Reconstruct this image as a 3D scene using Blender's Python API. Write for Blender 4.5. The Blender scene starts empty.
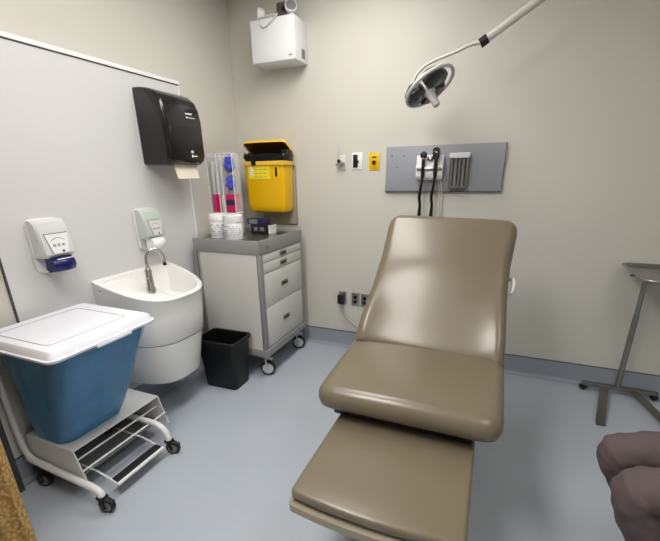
import bpy, bmesh, math, random
from mathutils import Vector, Matrix, noise
random.seed(7)
PI = math.pi
SC = bpy.context.scene
COL = SC.collection
LOC = {}

# ------------------------------------------------------------------ materials
def lin(c):
    c = c / 255.0
    return c / 12.92 if c <= 0.04045 else ((c + 0.055) / 1.055) ** 2.4
def rgb(c): return (lin(c[0]), lin(c[1]), lin(c[2]), 1.0)

def mat(name, col, rough=0.5, metal=0.0, bump=0.0, bscale=200.0, var=0.0, vscale=6.0, trans=0.0,
        coat=0.0, alpha=1.0, ior=1.45, rvar=0.0, col2=None, sss=0.0):
    m = bpy.data.materials.new(name); m.use_nodes = True
    nt = m.node_tree; p = nt.nodes['Principled BSDF']
    p.inputs['Base Color'].default_value = rgb(col)
    p.inputs['Roughness'].default_value = rough
    p.inputs['Metallic'].default_value = metal
    p.inputs['IOR'].default_value = ior
    p.inputs['Transmission Weight'].default_value = trans
    p.inputs['Coat Weight'].default_value = coat
    p.inputs['Coat Roughness'].default_value = 0.15
    p.inputs['Alpha'].default_value = alpha
    tc = nt.nodes.new('ShaderNodeTexCoord')
    if var > 0 or col2:
        n = nt.nodes.new('ShaderNodeTexNoise'); n.inputs['Scale'].default_value = vscale
        n.inputs['Detail'].default_value = 4
        nt.links.new(tc.outputs['Object'], n.inputs['Vector'])
        r = nt.nodes.new('ShaderNodeValToRGB')
        c1 = rgb(col); c2 = rgb(col2) if col2 else tuple(x * (1 - var) for x in c1[:3]) + (1,)
        r.color_ramp.elements[0].color = c2; r.color_ramp.elements[1].color = c1
        r.color_ramp.elements[0].position = 0.3; r.color_ramp.elements[1].position = 0.7
        nt.links.new(n.outputs['Fac'], r.inputs['Fac'])
        nt.links.new(r.outputs['Color'], p.inputs['Base Color'])
    if rvar > 0:
        n3 = nt.nodes.new('ShaderNodeTexNoise'); n3.inputs['Scale'].default_value = 9
        nt.links.new(tc.outputs['Object'], n3.inputs['Vector'])
        mr = nt.nodes.new('ShaderNodeMapRange')
        mr.inputs['To Min'].default_value = max(0.02, rough - rvar); mr.inputs['To Max'].default_value = rough + rvar
        nt.links.new(n3.outputs['Fac'], mr.inputs['Value'])
        nt.links.new(mr.outputs['Result'], p.inputs['Roughness'])
    if bump > 0:
        n2 = nt.nodes.new('ShaderNodeTexNoise'); n2.inputs['Scale'].default_value = bscale
        n2.inputs['Detail'].default_value = 3
        nt.links.new(tc.outputs['Object'], n2.inputs['Vector'])
        b = nt.nodes.new('ShaderNodeBump'); b.inputs['Strength'].default_value = bump
        b.inputs['Distance'].default_value = 0.002
        nt.links.new(n2.outputs['Fac'], b.inputs['Height'])
        nt.links.new(b.outputs['Normal'], p.inputs['Normal'])
    return m

def emission(name, col, strength):
    m = bpy.data.materials.new(name); m.use_nodes = True
    nt = m.node_tree; nt.nodes.remove(nt.nodes['Principled BSDF'])
    e = nt.nodes.new('ShaderNodeEmission'); e.inputs['Color'].default_value = rgb(col)
    e.inputs['Strength'].default_value = strength
    nt.links.new(e.outputs[0], nt.nodes['Material Output'].inputs['Surface'])
    return m

M = {}
M['wall'] = mat('painted wall', (203, 201, 193), 0.55, bump=0.15, bscale=260)
M['ceil'] = mat('ceiling', (232, 231, 226), 0.9, bump=0.3, bscale=120)
M['floor'] = mat('blue grey vinyl floor', (172, 180, 191), 0.36, bump=0.05, bscale=400, var=0.05, vscale=3.0, rvar=0.05)
M['cove'] = mat('blue grey cove base', (146, 154, 165), 0.4)
M['capstrip'] = mat('dark cap strip', (88, 92, 98), 0.5)
M['cladding'] = mat('white wall cladding', (210, 210, 211), 0.38)
M['trimwhite'] = mat('white edge trim', (235, 235, 235), 0.4)
M['darkline'] = mat('dark joint', (70, 70, 70), 0.6)
M['darkframe'] = mat('dark grey frame', (62, 64, 66), 0.5)
M['vinyl'] = mat('taupe vinyl upholstery', (112, 102, 85), 0.30, bump=0.10, bscale=500, var=0.05, vscale=4, coat=0.25)
M['beigeplastic'] = mat('beige plastic', (156, 147, 130), 0.45)
M['blackmetal'] = mat('black metal', (22, 22, 23), 0.45)
M['white'] = mat('white plastic', (232, 233, 236), 0.35)
M['lidwhite'] = mat('cool white plastic', (226, 228, 238), 0.4)
M['softwhite'] = mat('off white plastic', (215, 215, 213), 0.35)
M['whitemetal'] = mat('white powder coat', (225, 225, 224), 0.35)
M['ceramic'] = mat('white solid surface', (231, 231, 229), 0.16, coat=0.3)
M['chrome'] = mat('chrome', (215, 215, 218), 0.08, metal=1.0)
M['steel'] = mat('brushed steel', (160, 160, 158), 0.3, metal=1.0, bump=0.05, bscale=300)
M['darksteel'] = mat('aged steel', (140, 137, 131), 0.35, metal=1.0)
M['alu'] = mat('grey aluminium paint', (150, 151, 151), 0.42, metal=0.35)
M['cartpanel'] = mat('light grey laminate', (205, 204, 200), 0.42)
M['rubber'] = mat('black rubber', (20, 20, 21), 0.6)
M['casterwheel'] = mat('grey caster hub', (196, 196, 198), 0.45)
M['black'] = mat('black plastic', (16, 16, 18), 0.32, bump=0.06, bscale=400)
M['binblack'] = mat('matt black plastic', (12, 12, 13), 0.42)
M['smoke'] = mat('smoky black plastic', (17, 18, 20), 0.2, coat=0.3, bump=0.03, bscale=300)
M['paper'] = mat('brown white paper towel', (222, 212, 196), 0.9)
M['mark'] = mat('white print', (220, 222, 222), 0.6)
M['greymark'] = mat('grey print', (120, 122, 126), 0.6)
M['paleprint'] = mat('pale grey print', (168, 170, 174), 0.6)
M['darkmark'] = mat('dark print', (38, 38, 42), 0.6)
M['bluebin'] = mat('blue bin plastic', (74, 140, 188), 0.3, bump=0.5, bscale=14, col2=(62, 126, 174), vscale=9)
M['bluefilm'] = mat('thin blue film', (120, 170, 212), 0.18, alpha=0.25, bump=0.9, bscale=22)
M['blueknob'] = mat('deep blue plastic', (13, 13, 88), 0.3)
M['yellow'] = mat('yellow plastic', (232, 182, 4), 0.36)
M['yellowlabel'] = mat('bright yellow label', (240, 218, 40), 0.4)
M['lidyellow'] = mat('light yellow plastic', (236, 190, 70), 0.4)
M['liner'] = mat('black film', (14, 14, 15), 0.28, bump=0.6, bscale=40)
M['brown'] = mat('dark brown plastic', (70, 36, 10), 0.5)
M['pink'] = mat('magenta pack', (196, 28, 92), 0.35)
M['glove'] = mat('blue nitrile', (84, 96, 214), 0.5, bump=0.3, bscale=80, var=0.3, vscale=40)
M['navy'] = mat('navy card', (34, 34, 72), 0.45)
M['blackcard'] = mat('black card', (22, 20, 28), 0.45)
M['clear'] = mat('clear acrylic', (235, 238, 240), 0.06, alpha=0.22)
M['cleargreen'] = mat('clear soap cartridge', (206, 218, 213), 0.12, alpha=0.6)
M['clearsoft'] = mat('translucent housing', (226, 228, 228), 0.2, alpha=0.75)
M['stationgrey'] = mat('grey wall board', (150, 152, 160), 0.5)
M['boardedge'] = mat('dark grey edging', (92, 93, 96), 0.5)
M['yellowplate'] = mat('yellow plate', (226, 190, 30), 0.4)
M['lamphead'] = mat('dark lamp shell', (46, 47, 49), 0.3, coat=0.2)
M['lampring'] = mat('pale lamp ring', (196, 196, 192), 0.3)
M['lampglass'] = mat('smoked lamp lens', (58, 60, 62), 0.12, coat=0.5)
M['arm'] = mat('pale grey lamp arm', (196, 194, 186), 0.4)
M['cable'] = mat('pale cable', (176, 174, 164), 0.5)
M['trousers'] = mat('mauve brown cotton', (90, 78, 79), 0.9, bump=0.5, bscale=320, var=0.12, vscale=12)
M['shirt'] = mat('navy scrubs cotton', (52, 60, 82), 0.9, bump=0.4, bscale=300)
M['skin'] = mat('skin', (206, 160, 134), 0.5)
M['hair'] = mat('brown hair', (58, 40, 30), 0.6, bump=0.6, bscale=90)
M['lips'] = mat('lips', (172, 100, 90), 0.5)
M['eye'] = mat('eye white', (232, 230, 226), 0.2)
M['iris'] = mat('iris', (60, 42, 30), 0.2)
M['shoe'] = mat('dark shoe', (40, 40, 44), 0.6)
M['diffuser'] = emission('lit diffuser', (255, 251, 245), 13.5)
M['diffuser3'] = emission('lit diffuser brighter', (255, 251, 245), 21.0)
M['diffuser2'] = emission('lit diffuser dimmer', (255, 251, 245), 8.5)

def curtain_mat():
    m = mat('gold woven curtain', (186, 150, 92), 0.85)
    nt = m.node_tree; p = nt.nodes['Principled BSDF']
    tc = nt.nodes.new('ShaderNodeTexCoord')
    w = nt.nodes.new('ShaderNodeTexVoronoi'); w.inputs['Scale'].default_value = 90
    nt.links.new(tc.outputs['Object'], w.inputs['Vector'])
    r = nt.nodes.new('ShaderNodeValToRGB')
    r.color_ramp.elements[0].color = rgb((214, 184, 124)); r.color_ramp.elements[1].color = rgb((156, 118, 62))
    r.color_ramp.elements[1].position = 0.7
    nt.links.new(w.outputs['Distance'], r.inputs['Fac'])
    nt.links.new(r.outputs['Color'], p.inputs['Base Color'])
    return m
M['curtain'] = curtain_mat()

# ------------------------------------------------------------------ mesh helpers
def nb(): return bmesh.new()

def xf(bm, verts, m):
    bmesh.ops.transform(bm, matrix=m, verts=verts)

def merge(dst, src):
    me = bpy.data.meshes.new('tmp'); src.to_mesh(me); src.free()
    dst.from_mesh(me); bpy.data.meshes.remove(me)

def box(bm, x0, x1, y0, y1, z0, z1, bev=0.0, seg=2, m=None):
    t = bmesh.new(); bmesh.ops.create_cube(t, size=1.0)
    for v in t.verts:
        v.co = Vector((x0 + (v.co.x + .5) * (x1 - x0), y0 + (v.co.y + .5) * (y1 - y0), z0 + (v.co.z + .5) * (z1 - z0)))
    if bev > 0:
        bmesh.ops.bevel(t, geom=t.edges[:], offset=bev, segments=seg, profile=0.5, affect='EDGES')
    if m is not None: bmesh.ops.transform(t, matrix=m, verts=t.verts[:])
    merge(bm, t); return bm

def catmull(pts, n=6, closed=False):
    pts = [Vector(p) for p in pts]; out = []
    N = len(pts)
    for i in range(N if closed else N - 1):
        g = lambda k: pts[k % N] if closed else pts[max(0, min(N - 1, k))]
        p0, p1, p2, p3 = g(i - 1), g(i), g(i + 1), g(i + 2)
        for k in range(n):
            t = k / n
            out.append(0.5 * ((2 * p1) + (p2 - p0) * t + (2 * p0 - 5 * p1 + 4 * p2 - p3) * t * t + (3 * p1 - p0 - 3 * p2 + p3) * t ** 3))
    if not closed: out.append(pts[-1])
    return out

def tube(bm, pts, r, seg=12, smooth=0, radii=None, closed=False, flat=1.0):
    if smooth: pts = catmull(pts, smooth, closed)
    pts = [Vector(p) for p in pts]; n = len(pts)
    if radii and len(radii) != n:
        rr = []
        for i in range(n):
            f = i / (n - 1) * (len(radii) - 1); k = min(int(f), len(radii) - 2)
            rr.append(radii[k] + (radii[k + 1] - radii[k]) * (f - k))
        radii = rr
    tan = []
    for i in range(n):
        a = pts[(i - 1) % n] if closed else pts[max(i - 1, 0)]
        b = pts[(i + 1) % n] if closed else pts[min(i + 1, n - 1)]
        d = (b - a); tan.append(d.normalized() if d.length > 1e-9 else Vector((0, 0, 1)))
    ref = Vector((0, 0, 1)) if abs(tan[0].z) < .9 else Vector((1, 0, 0))
    u = tan[0].cross(ref).normalized(); rings = []
    for i in range(n):
        u = (u - tan[i] * u.dot(tan[i]))
        u = u.normalized() if u.length > 1e-6 else tan[i].orthogonal().normalized()
        w = tan[i].cross(u)
        R = radii[i] if radii else r
        rings.append([bm.verts.new(pts[i] + (u * math.cos(2 * PI * k / seg) + w * math.sin(2 * PI * k / seg) * flat) * R) for k in range(seg)])
    for i in range(n if closed else n - 1):
        a, b = rings[i], rings[(i + 1) % n]
        for k in range(seg):
            bm.faces.new((a[k], a[(k + 1) % seg], b[(k + 1) % seg], b[k]))
    if not closed:
        bm.faces.new(rings[0][::-1]); bm.faces.new(rings[-1])
    return bm

def lathe(bm, prof, c=(0, 0, 0), seg=24, m=None, cap=True):
    t = bmesh.new(); rings = []
    for r, z in prof:
        rings.append([t.verts.new((max(r, 1e-5) * math.cos(2 * PI * k / seg), max(r, 1e-5) * math.sin(2 * PI * k / seg), z)) for k in range(seg)])
    for a, b in zip(rings[:-1], rings[1:]):
        for k in range(seg): t.faces.new((a[k], a[(k + 1) % seg], b[(k + 1) % seg], b[k]))
    if cap:
        t.faces.new(rings[0][::-1]); t.faces.new(rings[-1])
    if m is not None: bmesh.ops.transform(t, matrix=m, verts=t.verts[:])
    bmesh.ops.translate(t, vec=Vector(c), verts=t.verts[:])
    merge(bm, t); return bm

def axis_m(d):
    return Vector((0, 0, 1)).rotation_difference(Vector(d).normalized()).to_matrix().to_4x4()

def loft(bm, loops, cap0=True, cap1=True, closed=True):
    rs = [[bm.verts.new(p) for p in L] for L in loops]
    n = len(rs[0])
    for a, b in zip(rs[:-1], rs[1:]):
        for k in range(n if closed else n - 1):
            bm.faces.new((a[k], a[(k + 1) % n], b[(k + 1) % n], b[k]))
    if cap0: bm.faces.new(rs[0][::-1])
    if cap1: bm.faces.new(rs[-1])
    return bm

def rrect(x0, x1, y0, y1, r, n=5):
    """rounded rectangle, counter-clockwise"""
    out = []
    for cx, cy, a0 in ((x1 - r, y1 - r, 0), (x0 + r, y1 - r, PI / 2), (x0 + r, y0 + r, PI), (x1 - r, y0 + r, 1.5 * PI)):
        for k in range(n + 1):
            a = a0 + k / n * PI / 2
            out.append((cx + r * math.cos(a), cy + r * math.sin(a)))
    return out

def rpoly(pts, radii, n=6):
    """rounded convex polygon from corner points"""
    out = []; N = len(pts)
    for i in range(N):
        p = Vector(pts[i]); a = (Vector(pts[i - 1]) - p).normalized(); b = (Vector(pts[(i + 1) % N]) - p).normalized()
        r = radii[i] if isinstance(radii, (list, tuple)) else radii
        half = math.acos(max(-1, min(1, a.dot(b)))) / 2
        d = r / math.tan(half)
        s = p + a * d; e = p + b * d
        for k in range(n + 1):
            t = k / n
            out.append(tuple((1 - t) ** 2 * s + 2 * t * (1 - t) * p + t * t * e))
    return out

def inset(loop, d):
    n = len(loop); out = []
    for i in range(n):
        a = Vector(loop[i - 1]); b = Vector(loop[(i + 1) % n])
        t = (b - a).normalized(); nrm = Vector((-t.y, t.x))
        out.append(tuple(Vector(loop[i]) + nrm * d))
    return out

def cushion(bm, outline, z0, z1, r, m, f=None, rings=9):
    """rounded-edge pad over a CCW outline, local z up, placed by matrix m"""
    rs_ = []
    for i in range(len(outline)):
        a = Vector(outline[i]); c = Vector(outline[(i + 1) % len(outline)]); q = max(1, int((c - a).length / .03))
        for k in range(q): rs_.append(tuple(a + (c - a) * k / q))
    outline = rs_
    t = bmesh.new(); loops = []
    def L(lp, z): return [Vector((p[0], p[1], z)) for p in lp]
    loops.append(L(inset(outline, r * .6), z0))
    loops.append(L(inset(outline, r * .15), z0 + r * .15))
    loops.append(L(outline, z0 + r * .6))
    K = 8
    for k in range(K + 1):
        a = k / K * PI / 2
        loops.append(L(inset(outline, r * (1 - math.cos(a))), z1 - r + r * math.sin(a)))
    top = inset(outline, r); cx = sum(p[0] for p in top) / len(top); cy = sum(p[1] for p in top) / len(top)
    for k in range(1, rings):
        s = 1 - k / rings
        loops.append([Vector((cx + (p[0] - cx) * s, cy + (p[1] - cy) * s, z1)) for p in top])
    if f:
        for lp in loops[3:]:
            for v in lp:
                v.z += f(v.x, v.y)
    loft(t, loops)
    bmesh.ops.transform(t, matrix=m, verts=t.verts[:])
    merge(bm, t)

def prism(bm, poly, axis, a, b):
    """extrude 2-D poly (list of pairs) along axis 'x','y' or 'z' between a and b"""
    def P(p, t):
        return {'x': (t, p[0], p[1]), 'y': (p[0], t, p[1]), 'z': (p[0], p[1], t)}[axis]
    return loft(bm, [[P(p, a) for p in poly], [P(p, b) for p in poly]])

def emit(name, bm, m, parent=None, smooth=True, ang=40, label=None):
    bmesh.ops.recalc_face_normals(bm, faces=bm.faces[:])
    me = bpy.data.meshes.new(name); 
    loc = Vector((0, 0, 0)); q = parent
    if parent is not None: loc = LOC[parent.name]
    bmesh.ops.translate(bm, vec=-loc, verts=bm.verts[:])
    bm.to_mesh(me); bm.free()
    for p in me.polygons: p.use_smooth = smooth
    if smooth: me.set_sharp_from_angle(angle=math.radians(ang))
    ms = m if isinstance(m, (list, tuple)) else [m]
    for k in ms: me.materials.append(M[k])
    o = bpy.data.objects.new(name, me); COL.objects.link(o)
    if parent is not None: o.parent = parent
    LOC[o.name] = loc
    if label: o['label'] = label
    return o

def thing(name, label, cat, loc=(0, 0, 0), group=None):
    o = bpy.data.objects.new(name, None); COL.objects.link(o)
    o.empty_display_size = 0.1; o.location = loc; LOC[o.name] = Vector(loc)
    o['label'] = label; o['category'] = cat
    if group: o['group'] = group
    return o

def tag(o, label, cat, group=None, kind=None):
    o['label'] = label; o['category'] = cat
    if group: o['group'] = group
    if kind: o['kind'] = kind
    return o

def single(name, bm, m, label, cat, base, group=None, smooth=True):
    """a thing that is one mesh, origin at its base"""
    bmesh.ops.translate(bm, vec=-Vector(base), verts=bm.verts[:])
    o = emit(name, bm, m, None, smooth); o.location = base; LOC[o.name] = Vector(base)
    return tag(o, label, cat, group)

def struct(name, bm, m, label=None, parent=None, smooth=False):
    o = emit(name, bm, m, parent, smooth)
    if parent is None: o['kind'] = 'structure'
    if label: o['label'] = label
    return o

def tree_copy(o, parent=None):
    c = o.copy(); COL.objects.link(c); c.parent = parent
    LOC[c.name] = LOC[o.name]
    for ch in list(o.children): tree_copy(ch, c)
    return c

XL, YB, XR, YR, HC = -2.113, 3.05, 2.05, -1.3, 2.85

# ------------------------------------------------------------------ room shell
b = nb(); box(b, XL - .1, XR + .1, YR - .1, YB + .1, -.1, 0); struct('floor', b, 'floor', 'pale blue-grey vinyl floor')
b = nb(); box(b, XL - .1, XR + .1, YR - .1, YB + .1, HC, HC + .1); struct('ceiling', b, 'ceil')
b = nb(); box(b, XL - .1, XL, YR, YB, 0, HC); struct('wall_left', b, 'wall', 'beige painted wall behind white cladding')
b = nb(); box(b, XL - .1, XR + .1, YB, YB + .1, 0, HC); struct('wall_back', b, 'wall', 'beige painted wall')
b = nb(); box(b, XR, XR + .1, YR, YB, 0, HC); struct('wall_right', b, 'wall')
b = nb(); box(b, XL - .1, XR + .1, YR - .1, YR, 0, HC); struct('wall_rear', b, 'wall')

def cove_profile():
    p = [(0, 0), (0, .15), (.006, .15)]
    for k in range(7):
        a = k / 6 * PI / 2
        p.append((.006 + .03 * (1 - math.cos(a)), .032 - .03 * math.sin(a)))
    p.append((.036, 0)); return p
cp = cove_profile()
def base_run(name, poly, axis, a, c, cap):
    bm = nb(); prism(bm, poly, axis, a, c)
    o = struct(name, bm, 'cove', 'blue-grey coved vinyl base', smooth=True)
    bm = nb(); box(bm, *cap)
    q = emit('cap_strip', bm, 'capstrip', o, False)
base_run('baseboard_back', [(YB - d, z) for d, z in cp], 'x', XL + .036, XR, (XL + .036, XR, YB - .009, YB, .15, .155))
base_run('baseboard_left', [(XL + d, z) for d, z in cp], 'y', .83, YB, (XL, XL + .009, .83, YB - .009, .15, .155))
base_run('baseboard_right', [(XR - d, z) for d, z in cp], 'y', YR, YB, (XR - .009, XR, YR, YB - .009, .15, .155))

# white cladding sheet on the left wall with its edge strips
b = nb(); box(b, XL, XL + .006, 1.05, 2.388, .155, 2.098); struct('trim_1', b, 'cladding', 'smooth white wall cladding sheet')
b = nb(); box(b, XL, XL + .013, .2, 2.39, 2.100, 2.121); o = struct('trim_2', b, 'trimwhite', 'white strip along the top of the cladding')
b = nb(); box(b, XL, XL + .010, .2, 2.39, 2.094, 2.100); emit('shadow_groove', b, 'darkline', o, False)
b = nb(); box(b, XL, XL + .009, 2.374, 2.39, .155, 2.091); struct('trim_3', b, 'trimwhite', 'white strip at the far edge of the cladding')
b = nb(); box(b, XL, XL + .010, 1.042, 1.05, .155, 2.091); o = struct('trim_4', b, 'darkline', 'dark joint at the near edge of the cladding')
# dark door frame on the left wall, behind the hamper
b = nb(); box(b, XL, XL + .06, .745, .83, 0, 2.10); box(b, XL, XL + .06, -.2, .745, 2.02, 2.10); box(b, XL, XL + .06, -.28, -.2, 0, 2.10)
o = struct('door_1', b, 'darkframe', 'dark grey door frame at the left wall')
b = nb(); box(b, XL, XL + .03, -.2, .745, .005, 2.02); emit('door_panel', b, 'beigeplastic', o, False)

# ceiling fixtures (out of the frame, they light the room)
def ceiling_light(x, y, w, d, m, label):
    t = thing('ceiling_light', label, 'ceiling light', (x, y, HC), 'ceiling light panels')
    bm = nb()
    for s in (-1, 1):
        box(bm, x + s * w / 2 - .015, x + s * w / 2 + .015, y - d / 2 - .015, y + d / 2 + .015, HC - .03, HC)
        box(bm, x - w / 2 + .015, x + w / 2 - .015, y + s * d / 2 - .015, y + s * d / 2 + .015, HC - .03, HC)
    emit('frame', bm, 'white', t, False)
    bm = nb(); box(bm, x - w / 2 + .015, x + w / 2 - .015, y - d / 2 + .015, y + d / 2 - .015, HC - .02, HC - .012)
    emit('diffuser', bm, m, t, False)
ceiling_light(-.95, 1.95, .6, 1.2, 'diffuser', 'lit ceiling panel over the washbasin')
ceiling_light(-.95, .35, .6, 1.2, 'diffuser3', 'brightest lit ceiling panel, above the hamper side of the room')
ceiling_light(.85, .5, .6, 1.2, 'diffuser2', 'dimmer ceiling panel over the seated person side of the room')

# ------------------------------------------------------------------ examination chair
t = thing('examination_chair', 'taupe vinyl examination chair with raised backrest and extended footrest', 'examination chair', (-.25, 1.6, 0))
cxc = -.245
# seat
b = nb()
seat = rpoly([(-.622 - cxc, 1.285), (.128 - cxc, 1.285), (.135 - cxc, 1.885), (-.640 - cxc, 1.885)], [.09, .09, .03, .03])
def seat_f(x, y):
    u = x / .37; v = (y - 1.285) / .53
    return -.010 * max(0, 1 - v * 3.0) ** 2 + .006 * (1 - u * u)
cushion(b, seat, .555, .655, .052, Matrix.Translation((cxc, 0, 0)), seat_f)
emit('seat', b, 'vinyl', t, ang=70)
# backrest : local u across, v up the slope, w towards the sitter
P0 = Vector((cxc, 1.805, .622)); P1 = Vector((-.222, 2.350, 1.262))
vv = (P1 - P0); Lb = vv.length; vv.normalize(); uu = Vector((1, 0, 0)); ww = uu.cross(vv).normalized(); uu = vv.cross(ww)
MB = Matrix((( uu.x, vv.x, ww.x, P0.x), (uu.y, vv.y, ww.y, P0.y), (uu.z, vv.z, ww.z, P0.z), (0, 0, 0, 1)))
def back_f(x, y):
    v = y / Lb; u = x / .35
    g = math.exp(-((v - .02) / .2) ** 2)
    u = max(-1.05, min(1.05, u))
    dish = .030 * (u ** 4 - .35) * math.exp(-((v - .20) / .24) ** 2)      # side wings low down
    lumbar = .020 * math.exp(-((v - .66) / .22) ** 2) * (1 - .75 * u * u)
    return dish + lumbar - .010 * math.exp(-(v / .10) ** 2)
back = rpoly([(-.380, 0), (.378, 0), (.350, Lb * .45), (.346, Lb * .66), (.362, Lb), (-.352, Lb), (-.345, Lb * .66), (-.352, Lb * .45)],
             [.03, .03, .2, .2, .085, .085, .2, .2])
b = nb(); cushion(b, back, -.06, .03, .05, MB, back_f, rings=14)
emit('backrest', b, 'vinyl', t, ang=70)
b = nb(); box(b, -.27, .27, .06, Lb - .12, -.10, -.055, .015, 3, MB); emit('back_shell', b, 'beigeplastic', t)
# release handle loop on the right of the backrest
b = nb(); tube(b, [MB @ Vector(p) for p in ((.30, .42, -.07), (.355, .425, -.05), (.370, .44, -.045), (.372, .49, -.045), (.360, .51, -.05), (.30, .52, -.07))], .011, 10, smooth=5)
emit('side_handle', b, 'softwhite', t, label='pale loop handle at the side of the backrest')
# footrest
b = nb()
def bow(p): return (p[0], p[1] - (.020 * (1 - ((p[0] + .246) / .285) ** 2) * max(0, min(1, (1.47 - p[1]) / .5))))
def footplan(x0, x1, y0, y1, r):
    c = rrect(x0, x1, y0, y1, r, 5); i = max(range(len(c)), key=lambda k: 0)
    out = c[:18] + [(x0 + r + (x1 - x0 - 2 * r) * k / 12, y0) for k in range(1, 12)] + c[18:]
    return [bow(p) for p in out]
fo = footplan(-.530, .038, .886, 1.425, .022)
cushion(b, fo, .466, .500, .015, Matrix.Identity(4), None, rings=4)
fr = emit('footrest', b, 'vinyl', t, ang=70)
b = nb()
fp = footplan(-.534, .041, .875, 1.42, .018)
loft(b, [[(p[0], p[1], z) for p in lp] for lp, z in ((inset(fp, .008), .415), (fp, .420), (fp, .448), (inset(fp, .005), .453), (inset(fp, .03), .453), (inset(fp, .03), .467))])
emit('footrest_tray', b, 'beigeplastic', fr, label='beige plastic tray under the footrest pad')
b = nb()
for x in (-.40, -.12): box(b, x - .02, x + .02, 1.0, 1.9, .40, .4145)
emit('slide_rail', b, 'blackmetal', t)
b = nb(); box(b, -.555, .030, 1.345, 1.84, .502, .556, .012, 2); emit('seat_frame', b, 'blackmetal', t, label='black metal frame under the seat')
b = nb()
loft(b, [[(p[0], p[1], z) for p in rrect(-.42 + i, -.08 - i, 1.52 + i, 2.2 - i, .05)] for i, z in ((0, 0), (0, .08), (.03, .10), (.05, .40))])
emit('pedestal', b, 'beigeplastic', t)
b = nb(); box(b, -.36, -.14, 1.6, 2.05, .40, .50); emit('lift_column', b, 'blackmetal', t)

# ------------------------------------------------------------------ storage cart
def caster(parent, x, y, r=.05, w=.022, top=.165, rot=.4, fm='casterwheel'):
    dx, dy = math.cos(rot), math.sin(rot)
    o = Vector((x - dy * 0, y, 0)); ax = Vector((-dy, dx, 0))
    c = Vector((x, y, r)) + Vector((dx, dy, 0)) * .018
    bm = nb(); lathe(bm, [(r * .72, -w / 2), (r * .95, -w / 2), (r, -w * .3), (r, w * .3), (r * .95, w / 2), (r * .72, w / 2)], c, 22, axis_m(ax))
    cw = emit('caster', bm, 'rubber', parent)
    bm = nb(); lathe(bm, [(r * .2, -w * .62), (r * .73, -w * .52), (r * .73, w * .52), (r * .2, w * .62)], c, 20, axis_m(ax)); emit('hub', bm, fm if fm != 'rubber' else 'darksteel', cw)
    bm = nb()
    for s in (-1, 1):
        p0 = c + ax * s * (w * .75); tube(bm, [p0 - Vector((0, 0, .01)), p0 * .5 + (Vector((x, y, top - .03)) + ax * s * w * .75) * .5, Vector((x, y, top - .025)) + ax * s * w * .75], .008, 8, flat=.6)
    box(bm, x - .02, x + .02, y - .02, y + .02, top - .03, top - .012, .004)
    tube(bm, [(x, y, top - .014), (x, y, top)], .008, 8)
    tube(bm, [Vector((x, y, top - .03)), Vector((x, y, top - .03)) + Vector((dx, dy, -.25)) * .055], .014, 8)
    emit('fork', bm, fm, cw)
    return cw

CX0, CX1, CY0, CY1 = -2.045, -1.470, 2.258, 2.925
t = thing('storage_cart', 'grey and white medical drawer cart on casters in the room corner', 'cart', ((CX0 + CX1) / 2, (CY0 + CY1) / 2, 0))
b = nb()
H0, H1 = .975, 1.072
for (x0, x1, y0, y1) in ((CX0, CX1, CY0, CY0 + .022), (CX0, CX1, CY1 - .022, CY1), (CX1 - .022, CX1, CY0 + .022, CY1 - .022), (CX0, CX0 + .022, CY0 + .022, CY1 - .022)):
    box(b, x0, x1, y0, y1, H0, H1, .003)
emit('top_rim', b, 'alu', t)
b = nb(); box(b, CX0 + .02, CX1 - .02, CY0 + .02, CY1 - .02, H0 + .01, 1.055); emit('top_tray', b, 'steel', t)
for x, y, w in ((CX1 - .024, CY0, .040), (CX1 - .024, CY1 - .03, .030)):
    b = nb(); box(b, x, x + .024, y, y + w, .245, H0, .003); emit('corner_post', b, 'alu', t)
for y in (CY0, CY1 - .02):
    for x, w in ((CX0 + .003, .015), (CX0 + .028, .018)):
        b = nb(); box(b, x, x + w, y, y + .018, .245, H0, .002); emit('corner_post', b, 'alu', t)
b = nb(); box(b, CX1 - .031, CX1 - .024, CY0 + .004, CY0 + .012, .245, H0); emit('seal_strip', b, 'darkline', t)
b = nb(); box(b, CX0 + .046, CX1 - .031, CY0 + .006, CY0 + .016, .245, H0); emit('side_panel', b, 'cartpanel', t)
b = nb(); box(b, CX0 + .046, CX1 - .031, CY1 - .016, CY1 - .006, .245, H0); emit('side_panel', b, 'cartpanel', t)
b = nb(); box(b, CX0 + .02, CX0 + .028, CY0 + .02, CY1 - .02, .245, H0); emit('back_panel', b, 'cartpanel', t)
b = nb(); box(b, CX0, CX1 + .008, CY0 - .006, CY1 + .006, .185, .245, .006); emit('base_frame', b, 'alu', t)
for z0, z1 in ((.912, .970), (.832, .907), (.572, .827), (.252, .567)):
    b = nb(); box(b, CX1 - .40, CX1 - .004, CY0 + .043, CY1 - .033, z0, z1, .003); d = emit('drawer', b, 'cartpanel', t)
    ym = (CY0 + CY1) / 2 - .0; zm = (z0 + z1) / 2 if z1 - z0 < .1 else z0 + (z1 - z0) * .52
    b = nb(); box(b, CX1 - .004, CX1 + .003, ym - .05, ym + .05, zm - .019, zm + .019, .003)
    h = emit('handle', b, 'steel', d, label='steel recessed pull')
    b = nb(); box(b, CX1 + .003, CX1 + .0045, ym - .04, ym + .04, zm - .013, zm + .006); emit('recess', b, 'darkmark', h)
b = nb(); box(b, CX1, CX1 + .0015, CY0 + .09, CY0 + .125, 1.0, 1.03); emit('badge', b, 'greymark', t, False)
for x, y, rt in ((CX1 - .06, CY0 + .065, .35), (CX1 - .06, CY1 - .065, .3), (CX0 + .06, CY0 + .065, .5), (CX0 + .06, CY1 - .065, .2)):
    caster(t, x, y, .060, .028, .185, rt)

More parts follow.
